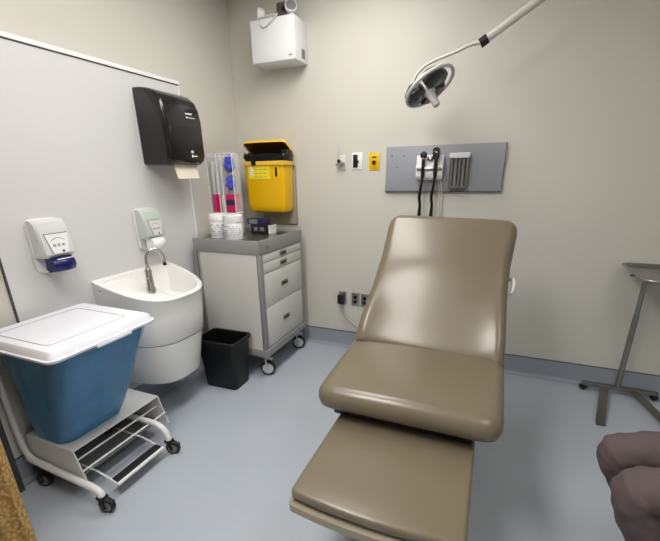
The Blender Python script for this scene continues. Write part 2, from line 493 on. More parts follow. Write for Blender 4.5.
# white tubs on the cart
def tub(x, y, s, label):
    z = 1.0555
    tt = thing('wipes_tub', label, 'tub', (x, y, z), 'wipes tubs on the cart')
    bm = nb(); lathe(bm, [(.064 * s, z), (.067 * s, z + .004), (.067 * s, z + .12), (.063 * s, z + .126)], (x, y, 0), 28); emit('tub_body', bm, 'white', tt)
    bm = nb(); lathe(bm, [(.071 * s, z + .126), (.072 * s, z + .130), (.072 * s, z + .172), (.067 * s, z + .178), (.05 * s, z + .176)], (x, y, 0), 28); emit('lid', bm, 'white', tt)
    bm = nb()
    for r in range(6):
        for k in range(-9, 8):
            if random.random() < .62:
                a = -PI / 2 + .45 + k * .13; zz = z + .022 + r * .015
                p = Vector((x + .0675 * s * math.cos(a), y + .0675 * s * math.sin(a), zz)); tng = Vector((-math.sin(a), math.cos(a), 0))
                wq = .0038; hq = .003 + .002 * (r == 5)
                vs = [bm.verts.new(p + tng * i * wq + Vector((0, 0, j * hq))) for i, j in ((-1, -1), (1, -1), (1, 1), (-1, 1))]
                bm.faces.new(vs)
    emit('print', bm, 'paleprint', tt, False)
tub(-1.948, 2.45, .90, 'white lidded wipes tub on the cart, the one nearer the wall')
tub(-1.785, 2.42, 1.02, 'white lidded wipes tub on the cart beside the small dark boxes')
# small cartons
KX, KY, KZ = -1.832, 2.72, 1.0555
b = nb(); box(b, KX, KX + .185, KY, KY + .09, KZ, KZ + .070, .002)
o = single('carton', b, 'blackcard', 'black small carton with pale end on the cart, lower of the two stacked', 'box', (KX + .09, KY + .045, KZ), 'small dark cartons on the cart')
b = nb(); box(b, KX + .165, KX + .1865, KY - .0012, KY + .09, KZ + .001, KZ + .069); emit('pale_end', b, 'softwhite', o, False)
for xa, xb in ((.03, .06), (.085, .125)):
    b = nb(); box(b, KX + xa, KX + xb, KY - .0012, KY, KZ + .02, KZ + .05); emit('print', b, 'greymark', o, False)
b = nb(); box(b, KX - .035, KX + .140, KY + .005, KY + .085, KZ + .0705, KZ + .115, .002)
o = single('carton', b, 'navy', 'navy small carton with grey patch lying on top of the black carton', 'box', (KX + .05, KY + .045, KZ + .0705), 'small dark cartons on the cart')
b = nb(); box(b, KX - .02, KX + .06, KY + .0035, KY + .005, KZ + .076, KZ + .11); emit('grey_patch', b, 'greymark', o, False)

# acrylic organiser with its contents
AX0, AX1, AY = -2.108, -1.872, 2.60
t = thing('acrylic_organizer', 'clear acrylic upright organiser standing on the cart in the corner', 'organizer', (-1.95, AY, 1.055))
b = nb(); box(b, AX0, AX1, AY + .085, AY + .089, 1.0725, 1.67); emit('back_panel', b, 'clear', t, False)
for x in (AX0, AX1 - .004):
    b = nb(); box(b, x, x + .004, AY - .005, AY + .085, 1.0725, 1.67); emit('side_panel', b, 'clear', t, False)
for x in (AX0 + .092, AX0 + .132):
    b = nb(); box(b, x, x + .003, AY, AY + .085, 1.227, 1.655); emit('divider', b, 'clear', t, False)
b = nb(); box(b, AX0 + .004, AX1 - .004, AY - .005, AY + .085, 1.217, 1.226); emit('shelf', b, 'white', t, False)
b = nb(); box(b, AX1, AX1 + .02, AY - .02, AY + .06, 1.222, 1.232, .002); emit('ledge', b, 'white', t, False)
b = nb(); box(b, AX0 + .136, AX1 - .005, AY, AY + .08, 1.372, 1.376); emit('shelf', b, 'clear', t, False)
b = nb(); box(b, AX0 + .136, AX1 - .005, AY, AY + .08, 1.515, 1.519); emit('shelf', b, 'clear', t, False)
b = nb()
for x0, x1 in ((AX0, AX1),):
    for z in (1.645, 1.665): tube(b, [(x0, AY - .007, z), (x1, AY - .007, z)], .003, 6)
for x in (AX0, AX0 + .092, AX0 + .132, AX1):
    tube(b, [(x, AY - .006, 1.23), (x, AY - .006, 1.66)], .0022, 6)
emit('bright_edge', b, 'trimwhite', t)
for k, x in enumerate((AX0 + .0265, AX0 + .069)):
    tt = thing('sample_tube', ['clear tall tube with pink lower end, in the organiser slot by the wall', 'clear tall tube with pink lower end, in the second organiser slot from the wall'][k], 'tube', (x, AY + .026, 1.2265), 'pink ended tubes')
    b = nb(); lathe(b, [(.0185, 1.2265), (.020, 1.229), (.020, 1.362), (.0185, 1.366)], (x, AY + .026, 0), 16); emit('pink_end', b, 'pink', tt)
    b = nb(); lathe(b, [(.018, 1.366), (.019, 1.37), (.019, 1.60), (.016, 1.61)], (x, AY + .026, 0), 16); emit('clear_sleeve', b, 'clearsoft', tt)
b = nb(); box(b, AX0 + .098, AX0 + .130, AY + .01, AY + .07, 1.2265, 1.36, .002)
single('carton', b, 'softwhite', 'slim off-white carton in the middle slot of the organiser', 'box', (AX0 + .114, AY + .04, 1.2265))
b = nb(); box(b, AX0 + .100, AX0 + .129, AY + .01, AY + .07, 1.362, 1.60, .01)
single('packet', b, 'clearsoft', 'translucent packet standing above the slim carton in the organiser', 'packet', (AX0 + .114, AY + .04, 1.36))
b = nb(); box(b, AX0 + .142, AX1 - .008, AY + .005, AY + .075, 1.2265, 1.366, .002)
o = single('carton', b, 'pink', 'magenta carton with dark band in the organiser under the gloves', 'box', (AX0 + .188, AY + .04, 1.2265))
b = nb(); box(b, AX0 + .142, AX1 - .008, AY + .0035, AY + .005, 1.285, 1.325); emit('dark_band', b, 'navy', o, False)
def glove_wad(z, sx, sz, seed, label):
    x, y = (AX0 + .132 + AX1) / 2, AY + .036
    bm = nb(); bmesh.ops.create_icosphere(bm, subdivisions=4, radius=1)
    for v in bm.verts:
        d = 1 + .34 * noise.noise(v.co * 1.7 + Vector((seed, 0, 0))) + .22 * noise.noise(v.co * 4.3 + Vector((0, seed, 0)))
        v.co = Vector((x + v.co.x * sx * d, y + v.co.y * .030 * min(d, 1.1), z + v.co.z * sz * d))
    for a, dx, dz in ((0, -.035, -.02), (1, -.02, .03), (2, .03, .02), (3, .02, -.035)):
        p = Vector((x, y - .02, z))
        tube(bm, [p, p + Vector((dx * .6, -.012, dz * .6)), p + Vector((dx * .8, -.016, dz * 1.1))], .009, 8, smooth=3)
    lo = min(v.co.z for v in bm.verts)
    return single('glove', bm, 'glove', label, 'glove', (x, y, lo), 'blue gloves in the organiser')
glove_wad(1.453, .036, .055, 3.1, 'crumpled blue nitrile glove in the organiser, just above the magenta carton')
glove_wad(1.592, .042, .062, 8.7, 'crumpled blue nitrile glove in the top compartment of the organiser')

# ------------------------------------------------------------------ sharps container on the back wall
SX0, SX1, SY0, SY1, SZ0, SZ1 = -1.945, -1.568, 2.85, 3.025, 1.212, 1.60
t = thing('sharps_container', 'yellow sharps container with open lid hung on the back wall', 'sharps container', ((SX0 + SX1) / 2, SY1, SZ0))
b = nb()
loops = []
for i, z in ((.04, SZ0), (.020, SZ0 + .006), (.012, SZ0 + .022), (.008, SZ0 + .06), (0, SZ1)):
    loops.append([(p[0], p[1], z) for p in rrect(SX0 + i, SX1 - i, SY0 + i, SY1 - i * .3, .03)])
for i, z in ((.004, SZ1), (.014, SZ1 - .1)):
    loops.append([(p[0], p[1], z) for p in rrect(SX0 + i, SX1 - i, SY0 + i, SY1 - i, .028)])
loft(b, loops); body = emit('body', b, 'yellow', t)
b = nb()
loops = [[(p[0], p[1], z) for p in rrect(SX0 - i, SX1 + i, SY0 - i, SY1 + i * .3, .03)] for i, z in ((.001, SZ1 - .022), (.012, SZ1 - .018), (.013, SZ1 + .006), (.004, SZ1 + .012), (-.012, SZ1 + .010))]
loft(b, loops, False, False); emit('rim', b, 'lidyellow', t)
b = nb()
ln = []
base = rrect(SX0 + .006, SX1 - .002, SY0 + .006, SY1 - .004, .03, 8); base = [q for i in range(len(base)) for q in (base[i], tuple((Vector(base[i]) * 2 + Vector(base[(i + 1) % len(base)])) / 3), tuple((Vector(base[i]) + Vector(base[(i + 1) % len(base)]) * 2) / 3))]
for j, z in enumerate((SZ1 + .008, SZ1 + .026, SZ1 + .046, SZ1 + .066, SZ1 + .074)):
    lp = []
    for k, p in enumerate(base):
        n_ = noise.noise(Vector((p[0] * 42, p[1] * 42, z * 60)))
        c = Vector(((SX0 + SX1) / 2, (SY0 + SY1) / 2)); d = (Vector(p) - c) * (1 + .09 * n_ + (.05 if j in (2, 3) else 0))
        lp.append((c.x + d.x, c.y + d.y, z + .022 * noise.noise(Vector((p[0] * 46, p[1] * 46, 5.))) * (j > 0)))
    ln.append(lp)
loft(b, ln, True, False)
for px in (-1.86, -1.84):
    box(b, px, px + .022, SY0 - .016, SY0 + .01, SZ1 - .02, SZ1 + .03, .004)
box(b, SX1 - .05, SX1 + .012, SY0 + .05, SY1 - .03, SZ1 + .012, SZ1 + .10, .012)
emit('liner', b, 'liner', t, label='black crumpled plastic liner under the lid')
# lid, hinged at the back and standing half open
hinge = Vector((0, SY1 - .005, SZ1 + .048)); ML = Matrix.Translation(hinge) @ Matrix.Rotation(math.radians(-34), 4, 'X')
b = nb()
lo_ = rrect(SX0 - .012, SX1 + .012, -.185, 0, .035)
loops = [[(p[0], p[1], z) for p in lp] for lp, z in ((lo_, 0), (lo_, .018), (inset(lo_, .01), .026))]
loft(b, loops, False, True)
il = inset(lo_, .006); loft(b, [[(p[0], p[1], 0) for p in lo_], [(p[0], p[1], 0) for p in il], [(p[0], p[1], .014) for p in il]], False, False)
bmesh.ops.transform(b, matrix=ML, verts=b.verts[:]); lid = emit('lid', b, 'lidyellow', t)
b = nb(); il2 = inset(lo_, .008); loft(b, [[(p[0], p[1], .010) for p in il2], [(p[0], p[1], .0135) for p in il2]])
bmesh.ops.transform(b, matrix=ML, verts=b.verts[:]); emit('lid_lining', b, 'brown', lid, label='dark brown underside of the lid')
# labels on the front face
b = nb(); box(b, -1.90, -1.70, SY0 - .0015, SY0 + .01, 1.475, 1.575); emit('label_sticker', b, 'yellowlabel', t, False, label='bright yellow printed sticker')
b = nb(); box(b, -1.888, -1.858, SY0 - .0028, SY0 - .0015, 1.50, 1.57); emit('white_sticker', b, 'white', t, False)
b = nb()
for r in range(5):
    for k in range(4):
        if random.random() < .75: box(b, -1.887 + k * .0072, -1.882 + k * .0072, SY0 - .0036, SY0 - .0028, 1.504 + r * .013, 1.510 + r * .013)
emit('print', b, 'greymark', t, False)
for k in range(3):
    for r in range(3):
        b = nb(); box(b, -1.84 + k * .042, -1.84 + k * .042 + .026, SY0 - .0025, SY0 - .0015, 1.49 + r * .028, 1.4945 + r * .028)
        emit('print', b, 'greymark', t, False)
b = nb(); loft(b, [[(p[0], y, p[1]) for p in rrect(-1.655, -1.622, 1.485, 1.572, .0164, 6)] for y in (SY0 - .002, SY0 + .01)]); w = emit('window', b, 'yellowlabel', t, False)
b = nb(); loft(b, [[(p[0], y, p[1]) for p in rrect(-1.650, -1.627, 1.490, 1.567, .0114, 6)] for y in (SY0 - .003, SY0 - .0015)]); emit('fill_gauge', b, 'brown', w, False)
b = nb(); box(b, SX0 + .05, SX1 + .005, SY1, YB, 1.10, 1.58, .004); emit('wall_bracket', b, 'beigeplastic', t, label='beige bracket plate behind the container')

# ------------------------------------------------------------------ emergency light
EX0, EX1, EY0, EY1, EZ0, EZ1 = -1.785, -1.427, 2.845, YB, 2.285, 2.555
t = thing('emergency_light', 'white twin-headed emergency light box high on the back wall', 'emergency light', (-1.6, YB, 2.285))
b = nb(); box(b, EX0, EX1, EY0, EY1, EZ0, EZ1, .006, 2); emit('housing', b, 'white', t)
b = nb(); box(b, EX1, EX1 + .002, 2.95, 3.0, 2.31, 2.37); emit('side_vent', b, 'greymark', t, False)
b = nb(); box(b, EX1 - .05, EX1 - .025, EY0 - .0015, EY0, 2.31, 2.316); emit('print', b, 'darkmark', t, False)
def lamp_head(x, y, z, d):
    d = Vector(d).normalized()
    bm = nb(); c = Vector((x, y, z))
    lathe(bm, [(.010, -.04), (.028, -.036), (.040, -.016), (.042, .010), (.037, .014)], c, 24, axis_m(d))
    tube(bm, [c - d * .03, (x, y + .01, z - .03), (x, y + .01, EZ1)], .013, 10)
    h = emit('lamp_head', bm, 'white', t)
    bm = nb(); lathe(bm, [(.001, .004), (.036, .004), (.036, .0145), (.024, .018), (.001, .019)], c, 24, axis_m(d)); emit('lens', bm, 'softwhite' if x < -1.6 else 'greymark', h)
lamp_head(-1.735, 2.90, 2.606, (-.85, -.5, .1))
lamp_head(-1.475, 2.90, 2.618, (.45, -.75, .3))
b = nb(); tube(b, [(-1.70, 2.855, 2.545), (-1.69, 2.836, 2.52), (-1.66, 2.832, 2.50), (-1.60, 2.835, 2.53), (-1.56, 2.845, 2.565), (-1.58, 2.86, 2.575), (-1.66, 2.86, 2.572), (-1.72, 2.865, 2.57)], .005, 8, smooth=5); emit('cable', b, 'softwhite', t)
b = nb(); box(b, -1.64, -1.545, 2.99, YB, 2.60, 2.69, .004)
o = single('junction_box', b, 'darksteel', 'small dark metal wall box just above the emergency light', 'junction box', (-1.62, YB, 2.60))
b = nb(); lathe(b, [(.016, 0), (.016, .02), (.01, .024)], (-1.572, 2.99, 2.640), 14, axis_m((0, -1, 0))); emit('bushing', b, 'black', o)

# ------------------------------------------------------------------ wall plates and outlets
def plate(x, z, w, h, m, name, label, cat, group=None):
    tt = thing(name, label, cat, (x, YB, z), group)
    bm = nb(); box(bm, x - w / 2, x + w / 2, YB - .007, YB + .001, z - h / 2, z + h / 2, .003)
    emit('plate', bm, m, tt); return tt
# medical gas / flow valve
t = plate(-1.150, 1.590, .058, .112, 'softwhite', 'flow_valve', 'chrome wall valve with upright flow tube on white plate', 'valve')
b = nb(); lathe(b, [(.02, 0), (.022, .01), (.015, .03), (.018, .04), (.01, .05)], (-1.158, YB - .007, 1.585), 16, axis_m((0, -1, 0))); tube(b, [(-1.19, YB - .035, 1.575), (-1.12, YB - .035, 1.585)], .011, 10); emit('valve_body', b, 'chrome', t)
b = nb(); tube(b, [(-1.172, YB - .035, 1.58), (-1.172, YB - .035, 1.705)], .007, 10); emit('flow_tube', b, 'clearsoft', t)
b = nb(); lathe(b, [(.013, 0), (.013, .018), (.008, .022)], (-1.155, YB - .055, 1.60), 12, axis_m((0, -1, 0))); emit('knob', b, 'black', t)
# white plate with black double socket
t = plate(-1.025, 1.598, .086, .124, 'white', 'wall_outlet', 'white wall plate with black double inlet, left of the yellow plate', 'wall outlet')
b = nb(); box(b, -1.058, -1.020, YB - .012, YB - .007, 1.55, 1.645, .003); s = emit('socket', b, 'black', t)
b = nb(); box(b, -1.030, -1.008, YB - .024, YB - .012, 1.588, 1.602, .003); box(b, -1.050, -1.025, YB - .02, YB - .012, 1.607, 1.63, .003); emit('latch', b, 'blackmetal', s)
# yellow plate
t = plate(-.887, 1.592, .086, .126, 'yellowplate', 'wall_outlet', 'yellow medical gas wall plate beside the grey board', 'wall outlet')
b = nb(); box(b, -.912, -.862, YB - .011, YB - .007, 1.545, 1.642, .003); c = emit('cover', b, 'yellow', t)
b = nb(); lathe(b, [(.014, 0), (.016, .006), (.010, .012)], (-.887, YB - .011, 1.585), 16, axis_m((0, -1, 0))); emit('port', b, 'brown', c)
b = nb(); box(b, -.905, -.869, YB - .0125, YB - .011, 1.618, 1.628); emit('print', b, 'darkmark', c, False)
# low electrical outlets
def outlet(x, z, label, plugged=False):
    tt = plate(x, z, .072, .116, 'steel', 'power_outlet', label, 'power outlet', 'steel power outlets above the baseboard')
    for s in (-1, 1):
        if plugged and s == -1: pass
        bm = nb(); lathe(bm, [(.017, 0), (.017, .003), (.015, .004)], (x, YB - .007, z + s * .02), 14, axis_m((0, -1, 0)))
        k = emit('socket', bm, 'black', tt)
    return tt
t = outlet(-1.150, .470, 'steel power outlet with a black plug and pale cable in it', True)
b = nb(); box(b, -1.180, -1.130, YB - .06, YB - .0115, .425, .505, .006); emit('plug', b, 'blackmetal', t)
pl = tag(emit('power_cable', tube(nb(), [(-1.148, YB - .04, .425), (-1.147, YB - .035, .38), (-1.12, YB - .03, .31), (-1.04, YB - .03, .245), (-.95, YB - .04, .20), (-.82, YB - .06, .165), (-.6, YB - .2, .02), (-.4, 2.6, .012), (-.28, 2.25, .03)], .0075, 10, smooth=6), 'cable'), 'pale power cable hanging from the plugged outlet towards the chair', 'cable')
outlet(-1.030, .466, 'empty steel power outlet between the plugged outlet and the chair-side outlet')
outlet(-.945, .464, 'empty steel power outlet closest to the chair back')

# ------------------------------------------------------------------ diagnostic board
tilt = math.radians(-.2)
b = nb(); box(b, -.790, .032, YB - .022, YB + .001, 1.375, 1.690, .003)
o = single('mounting_board', b, 'stationgrey', 'grey rectangular mounting board on the wall behind the chair', 'wall board', (-.38, YB, 1.375))
b = nb(); box(b, -.792, .034, YB - .025, YB, 1.370, 1.380, .001); box(b, .030, .035, YB - .025, YB, 1.380, 1.69, .001); emit('edging', b, 'boardedge', o)
for x, z in ((-.745, 1.625), (-.655, 1.625), (-.70, 1.545)):
    b = nb(); lathe(b, [(.006, 0), (.006, .002)], (x, YB - .022, z), 10, axis_m((0, -1, 0))); emit('screw', b, 'boardedge', o)
t = thing('diagnostic_station', 'white wall unit holding the black otoscope and ophthalmoscope', 'diagnostic set', (-.465, YB - .022, 1.45))
b = nb()
prof = [(0, 1.455), (0, 1.625), (.03, 1.625), (.045, 1.60), (.048, 1.56), (.062, 1.548), (.066, 1.53), (.062, 1.49), (.05, 1.462), (.03, 1.455)]
rs = []
for i, x in ((.012, -.552), (0, -.545), (0, -.372), (.012, -.365)):
    rs.append([(x, YB - .0225 - p[0] * (1 - i * 5), 1.54 + (p[1] - 1.54) * (1 - i * 4)) for p in prof])
loft(b, rs); emit('housing', b, 'white', t)
b = nb(); lathe(b, [(.020, 0), (.022, .008), (.014, .014)], (-.456, YB - .066, 1.598), 16, axis_m((0, -1, .2))); emit('logo_disc', b, 'steel', t)
b = nb(); box(b, -.546, -.370, YB - .10, YB - .085, 1.520, 1.540, .006); box(b, -.54, -.52, YB - .09, YB - .06, 1.52, 1.54); box(b, -.40, -.38, YB - .09, YB - .06, 1.52, 1.54); emit('cradle_bar', b, 'steel', t)
def scope(x, oto):
    y = YB - .095
    bm = nb(); tube(bm, [(x, y, 1.47), (x, y, 1.53), (x, y, 1.60)], .013, 12, radii=[.012, .014, .011]); 
    h = emit('otoscope' if oto else 'ophthalmoscope', bm, 'black', t)
    bm = nb()
    if oto:
        lathe(bm, [(.010, -.02), (.023, -.012), (.025, .004), (.018, .014), (.011, .026)], (x, y, 1.622), 18, axis_m((.1, -1, .2)))
    else:
        loft(bm, [[(x + p[0], yy, 1.630 + p[1]) for p in rrect(-.023, .023, -.040, .040, .018)] for yy in (y - .016, y + .016)])
    emit('head', bm, 'black', h)
    bm = nb()
    if oto: tube(bm, [(x, y, 1.595), (x, y, 1.612)], .014, 12)
    else: box(bm, x - .008, x + .01, y - .0185, y - .015, 1.632, 1.642, .001)
    emit('collar', bm, 'chrome', h)
scope(-.500, True); scope(-.413, False)
for x in (-.500, -.413):
    b = nb(); tube(b, [(x, YB - .095, 1.475), (x - .004, YB - .10, 1.42), (x - .016, YB - .085, 1.34), (x - .010, YB - .075, 1.28), (x - .012, YB - .07, 1.20), (x - .004, YB - .07, 1.05), (x + .01, YB - .06, .95)], .0085, 10, smooth=6, radii=[.010, .0095, .012, .010, .014, .012, .010])
    emit('coiled_cord', b, 'black', t)
for x in (-.385, -.368):
    b = nb(); tube(b, [(x - .03, YB - .05, 1.462), (x, YB - .035, 1.40), (x + .004, YB - .034, 1.10)], .0035, 8, smooth=4); emit('thin_cord', b, 'softwhite', t)
t = thing('specula_dispenser', 'clear tube dispenser with white cap on the grey board', 'dispenser', (-.265, YB - .022, 1.40))
b = nb(); box(b, -.326, -.190, YB - .085, YB - .0225, 1.598, 1.632, .006); emit('cap', b, 'white', t)
for k in range(5):
    x = -.306 + k * .0258
    b = nb(); tube(b, [(x, YB - .055, 1.415), (x, YB - .055, 1.597)], .0115, 12); emit('tube', b, 'greymark' if k % 2 else 'darksteel', t)
b = nb(); box(b, -.321, -.195, YB - .078, YB - .0225, 1.398, 1.415, .004); emit('base', b, 'boardedge', t)
b = nb(); box(b, -.324, -.192, YB - .030, YB - .0225, 1.415, 1.60); emit('back_plate', b, 'greymark', t)

# ------------------------------------------------------------------ examination lamp
LAMP_TURN = 1.0
LH = Vector((-.450, 2.65, 1.980))
t = thing('examination_lamp', 'dark-headed examination lamp on a pale bent arm above the chair', 'lamp', (.75, 2.45, HC))
n_ = Vector((.55, -.22, -.80)).normalized()        # beam direction
R3 = axis_m(n_)
ROLL = R3 @ Matrix.Rotation(.5, 4, 'Z')
b = nb(); tube(b, [LH + Vector((.012, 0, .010)) + (ROLL @ Vector((.150 * math.cos(a), .150 * math.sin(a), 0))) for a in [k * PI / 20 for k in range(40)]], .011, 10, closed=True); emit('ring', b, 'lampring', t, label='pale ring around the lamp head')
for k in range(3):
    b = nb(); a0 = k * 2 * PI / 3 + LAMP_TURN
    pet = [(.012, -.8), (.06, -.95), (.112, -.92), (.136, -.55), (.142, 0), (.136, .55), (.112, .92), (.06, .95), (.012, .8)]
    lp = [Vector((r * math.cos(a0 + a), r * math.sin(a0 + a), 0)) for r, a in pet]
    loops = []
    for s, z in ((.75, -.045), (.95, -.03), (1.0, -.005), (.95, .018), (.8, .026)):
        c = sum(lp, Vector()) / len(lp); loops.append([LH + (R3 @ (c + (p - c) * s + Vector((0, 0, z)))) for p in lp])
    loft(b, loops); pd = emit('lamp_pod', b, 'lamphead', t)
    b = nb(); c = Vector((.078 * math.cos(a0), .078 * math.sin(a0), .024)); lathe(b, [(.001, 0), (.032, 0), (.030, .006), (.001, .009)], LH + R3 @ c, 18, R3); emit('lens', b, 'lampglass', pd)
b = nb(); lathe(b, [(.03, -.03), (.04, .0), (.036, .03), (.026, .045), (.022, .08), (.022, .115), (.018, .122)], LH, 20, R3); emit('grip_handle', b, 'lampring', t, label='pale grip in the centre of the lamp head')
b = nb()
tube(b, [LH + Vector((-.07, .0, .01)), LH + Vector((-.085, .005, .055)), LH + Vector((-.05, .01, .105)), LH + Vector((.02, 0, .14)), LH + Vector((.15, 0, .175)), LH + Vector((.22, 0, .20)), Vector((-.165, 2.65, 2.185))], .009, 10, smooth=5, radii=[.012, .009, .008, .008, .009, .010, .011])
emit('lower_arm', b, 'arm', t)
j = Vector((-.165, 2.65, 2.185)); e = Vector((.088, 2.65, 2.337)); d = (e - j).normalized()
b = nb(); tube(b, [j - d * .012, j + d * .03], .026, 14); emit('joint', b, 'black', t)
top = j + d * 1.02
b = nb(); tube(b, [j + d * .03, top], .021, 14); emit('upper_arm', b, 'arm', t)
b = nb(); tube(b, [top, Vector((top.x, top.y, HC - .02))], .03, 16); lathe(b, [(.09, HC - .03), (.09, HC - .005), (.05, HC)], (top.x, top.y, 0), 24); emit('ceiling_mount', b, 'arm', t)

# ------------------------------------------------------------------ paper towel dispenser
TY0, TY1, TZ0, TZ1 = 1.985, 2.318, 1.575, 2.022
t = thing('towel_dispenser', 'glossy black paper towel dispenser on the white cladding', 'towel dispenser', (XL, 2.15, TZ0))
b = nb()
side = [(.005, TZ0), (.005, TZ1), (.05, TZ1 - .002), (.10, TZ1 - .010), (.15, TZ1 - .028), (.19, TZ1 - .060), (.214, TZ1 - .11), (.226, TZ1 - .18), (.228, TZ0 + .06), (.215, TZ0 + .025), (.19, TZ0 + .004), (.165, TZ0)]
loops = []
for y, s, cz in ((TY0, .94, .012), (TY0 + .006, .985, .004), (TY0 + .02, 1, 0), (TY1 - .02, 1, 0), (TY1 - .006, .985, .004), (TY1, .94, .012)):
    loops.append([(XL + .006 + (p[0] - .006) * s, y, TZ0 + cz + (p[1] - TZ0) * (1 - 2 * cz / (TZ1 - TZ0))) for p in side])
loft(b, loops); emit('housing', b, 'smoke', t, ang=50)
b = nb()
# raised cover with a ridge down its near edge
cov = [(p[0] + (.004 if p[0] > .04 else 0), p[1]) for p in side if p[0] > .05]
tube(b, [(XL + p[0] - .002, TY0 + .022, p[1]) for p in [(.10, TZ1 - .012), (.15, TZ1 - .036), (.185, TZ1 - .07), (.205, TZ1 - .12), (.214, TZ1 - .19), (.215, TZ1 - .27), (.207, TZ1 - .30)]], .012, 10, smooth=3, radii=[.003, .009, .011, .010, .007, .004, .002])
emit('cover_ridge', b, 'smoke', t)
b = nb(); loft(b, [[(XL + p[0] + o_, y, p[1]) for p in ((.214, TZ1 - .21), (.227, TZ1 - .23), (.228, TZ0 + .05), (.218, TZ0 + .03), (.20, TZ0 + .03), (.20, TZ1 - .21))] for y, o_ in ((TY0 + .03, 0), (TY0 + .04, .004), (TY1 - .02, .004), (TY1 - .012, 0))]); emit('front_panel', b, 'black', t)
b = nb()
def marks(y, z, w, h, nrow, ncol, x):
    for r in range(nrow):
        for k in range(ncol):
            yy = y + k * w / ncol
            box(b, x, x + .001, yy, yy + w / ncol * random.uniform(.55, .85), z - r * h * 1.5, z - r * h * 1.5 + h * random.uniform(.6, 1))
mx = XL + .2315
for k, (dz, hh) in enumerate(((.010, .010), (.006, .012), (.009, .013), (.004, .014))):
    box(b, XL + .215, XL + .2225, 2.175 + k * .016, 2.187 + k * .016, TZ1 - .142 - dz * .2, TZ1 - .142 + hh * .7)
box(b, XL + .220, XL + .2265, 2.175, 2.185, TZ1 - .166, TZ1 - .157); box(b, XL + .220, XL + .2265, 2.188, 2.252, TZ1 - .164, TZ1 - .160)
emit('print', b, 'mark', t, False, label='small white lettering on the black front')
b = nb(); box(b, mx, mx + .001, 2.175, 2.198, TZ0 + .074, TZ0 + .089)
lathe(b, [(.009, 0), (.009, .001)], (mx, 2.185, TZ0 + .055), 14, axis_m((1, 0, 0))); box(b, mx, mx + .001, 2.20, 2.23, TZ0 + .051, TZ0 + .058)
emit('print', b, 'mark', t, False, label='small white lettering on the black front')
b = nb()
pz = [(.175, TZ0 + .02), (.180, TZ0 - .03), (.196, TZ0 - .085), (.1975, TZ0 - .0845), (.182, TZ0 - .03), (.177, TZ0 + .02)]
prism(b, [(XL + p[0], p[1]) for p in pz], 'y', 2.065, 2.27)
emit('towel_sheet', b, 'paper', t, label='cream paper towel end hanging out')

# ------------------------------------------------------------------ soap dispensers
def soap(y0, y1, z0, z1, dep, body_m, lever_m, kind, label):
    yc = (y0 + y1) / 2; w = y1 - y0
    tt = thing('soap_dispenser', label, 'soap dispenser', (XL + .006, yc, z0), 'wall soap dispensers')
    X0 = XL + .0055; h = z1 - z0
    bm = nb(); loft(bm, [[(X0 + d, p[0], p[1]) for p in rrect(y0 + i, y1 - i, z0 + i, z1 - i, .035)] for d, i in ((0, 0), (.012, 0), (.016, .004))]); emit('back_plate', bm, 'softwhite', tt)
    sd = [(.014, z0 + h * .30), (.014, z1 - .006), (.045, z1 - .004), (.068, z1 - .018), (dep * .80, z1 - .055), (dep * .93, z1 - h * .45), (dep, z0 + h * .36), (dep * .8, z0 + h * .30)]
    def LP(sd, y, s): 
        c = sum(p[1] for p in sd) / len(sd); return [(X0 + .014 + (p[0] - .014) * s, y, c + (p[1] - c) * (.9 + .1 * s)) for p in sd]
    bm = nb(); loft(bm, [LP(sd, y0 + .006, .80), LP(sd, y0 + .014, .95), LP(sd, y0 + .03, 1), LP(sd, y1 - .03, 1), LP(sd, y1 - .014, .95), LP(sd, y1 - .006, .80)]); cv = emit('cover', bm, body_m, tt, ang=35)
    # front label plate
    bm = nb(); bx = X0 + dep
    loft(bm, [[(bx + a + o_, p[0], p[1]) for p, a in zip([(y0 + .045, z0 + h * .38), (y1 - .045, z0 + h * .38), (y1 - .028, z1 - .072), (y0 + .028, z1 - .072)], (-.004, -.004, -.020, -.020))] for o_ in (.0005, .006)]); fl = emit('front_label', bm, 'white' if kind else 'softwhite', tt, False)
    bm = nb()
    tube(bm, [(bx - .0085, yc - .035, z1 - .105), (bx - .0095, yc, z1 - .092), (bx - .0085, yc + .035, z1 - .105)], .002, 6, smooth=4)
    for k in range(3): box(bm, bx - .008, bx - .001, yc - .03 + k * .022, yc - .018 + k * .022, z0 + h * .50, z0 + h * .55)
    emit('print', bm, 'paleprint', fl, False)
    bm = nb(); tube(bm, [(bx + .001, y0 + .044, z0 + h * .38), (bx - .015, y0 + .027, z1 - .071), (bx - .015, y1 - .027, z1 - .071)], .0026, 6); emit('seam', bm, 'greymark', fl)
    bm = nb(); lathe(bm, [(.006, 0), (.006, .004)], (bx - .002, yc + .012, z0 + h * .41), 10, axis_m((1, 0, 0))); emit('lock', bm, 'darkmark', fl)
    # push lever
    bm = nb(); lv = []
    for k in range(9):
        f = k / 8; y = y0 + .03 + (w - .06) * f; bulge = math.sin(PI * f)
        lv.append([(X0 + q[0] * (.86 + .14 * bulge), y, z0 + h * q[1] + .0) for q in ((dep * .5, .30), (dep * .95, .30), (dep + .022, .24), (dep + .030, .14), (dep + .016, .05), (dep * .75, .02), (dep * .5, .06))])
    loft(bm, lv); lever = emit('push_lever', bm, lever_m, tt, ang=60, label='deep blue push lever' if lever_m == 'blueknob' else None)
    if lever_m == 'blueknob':
        bm = nb(); box(bm, X0 + dep + .012, X0 + dep + .018, y0 + .045, y1 - .045, z0 + h * .265, z0 + h * .285, .002); emit('highlight_line', bm, 'trimwhite', lever)
    bm = nb(); lathe(bm, [(.022, z0 + .0), (.026, z0 + .03), (.03, z0 + h * .3)], (X0 + .045, yc - .02, 0), 14); emit('nozzle', bm, 'clearsoft', tt)
soap(1.185, 1.355, 1.045, 1.315, .105, 'clearsoft', 'blueknob', 1, 'white wall soap dispenser with a deep blue push lever')
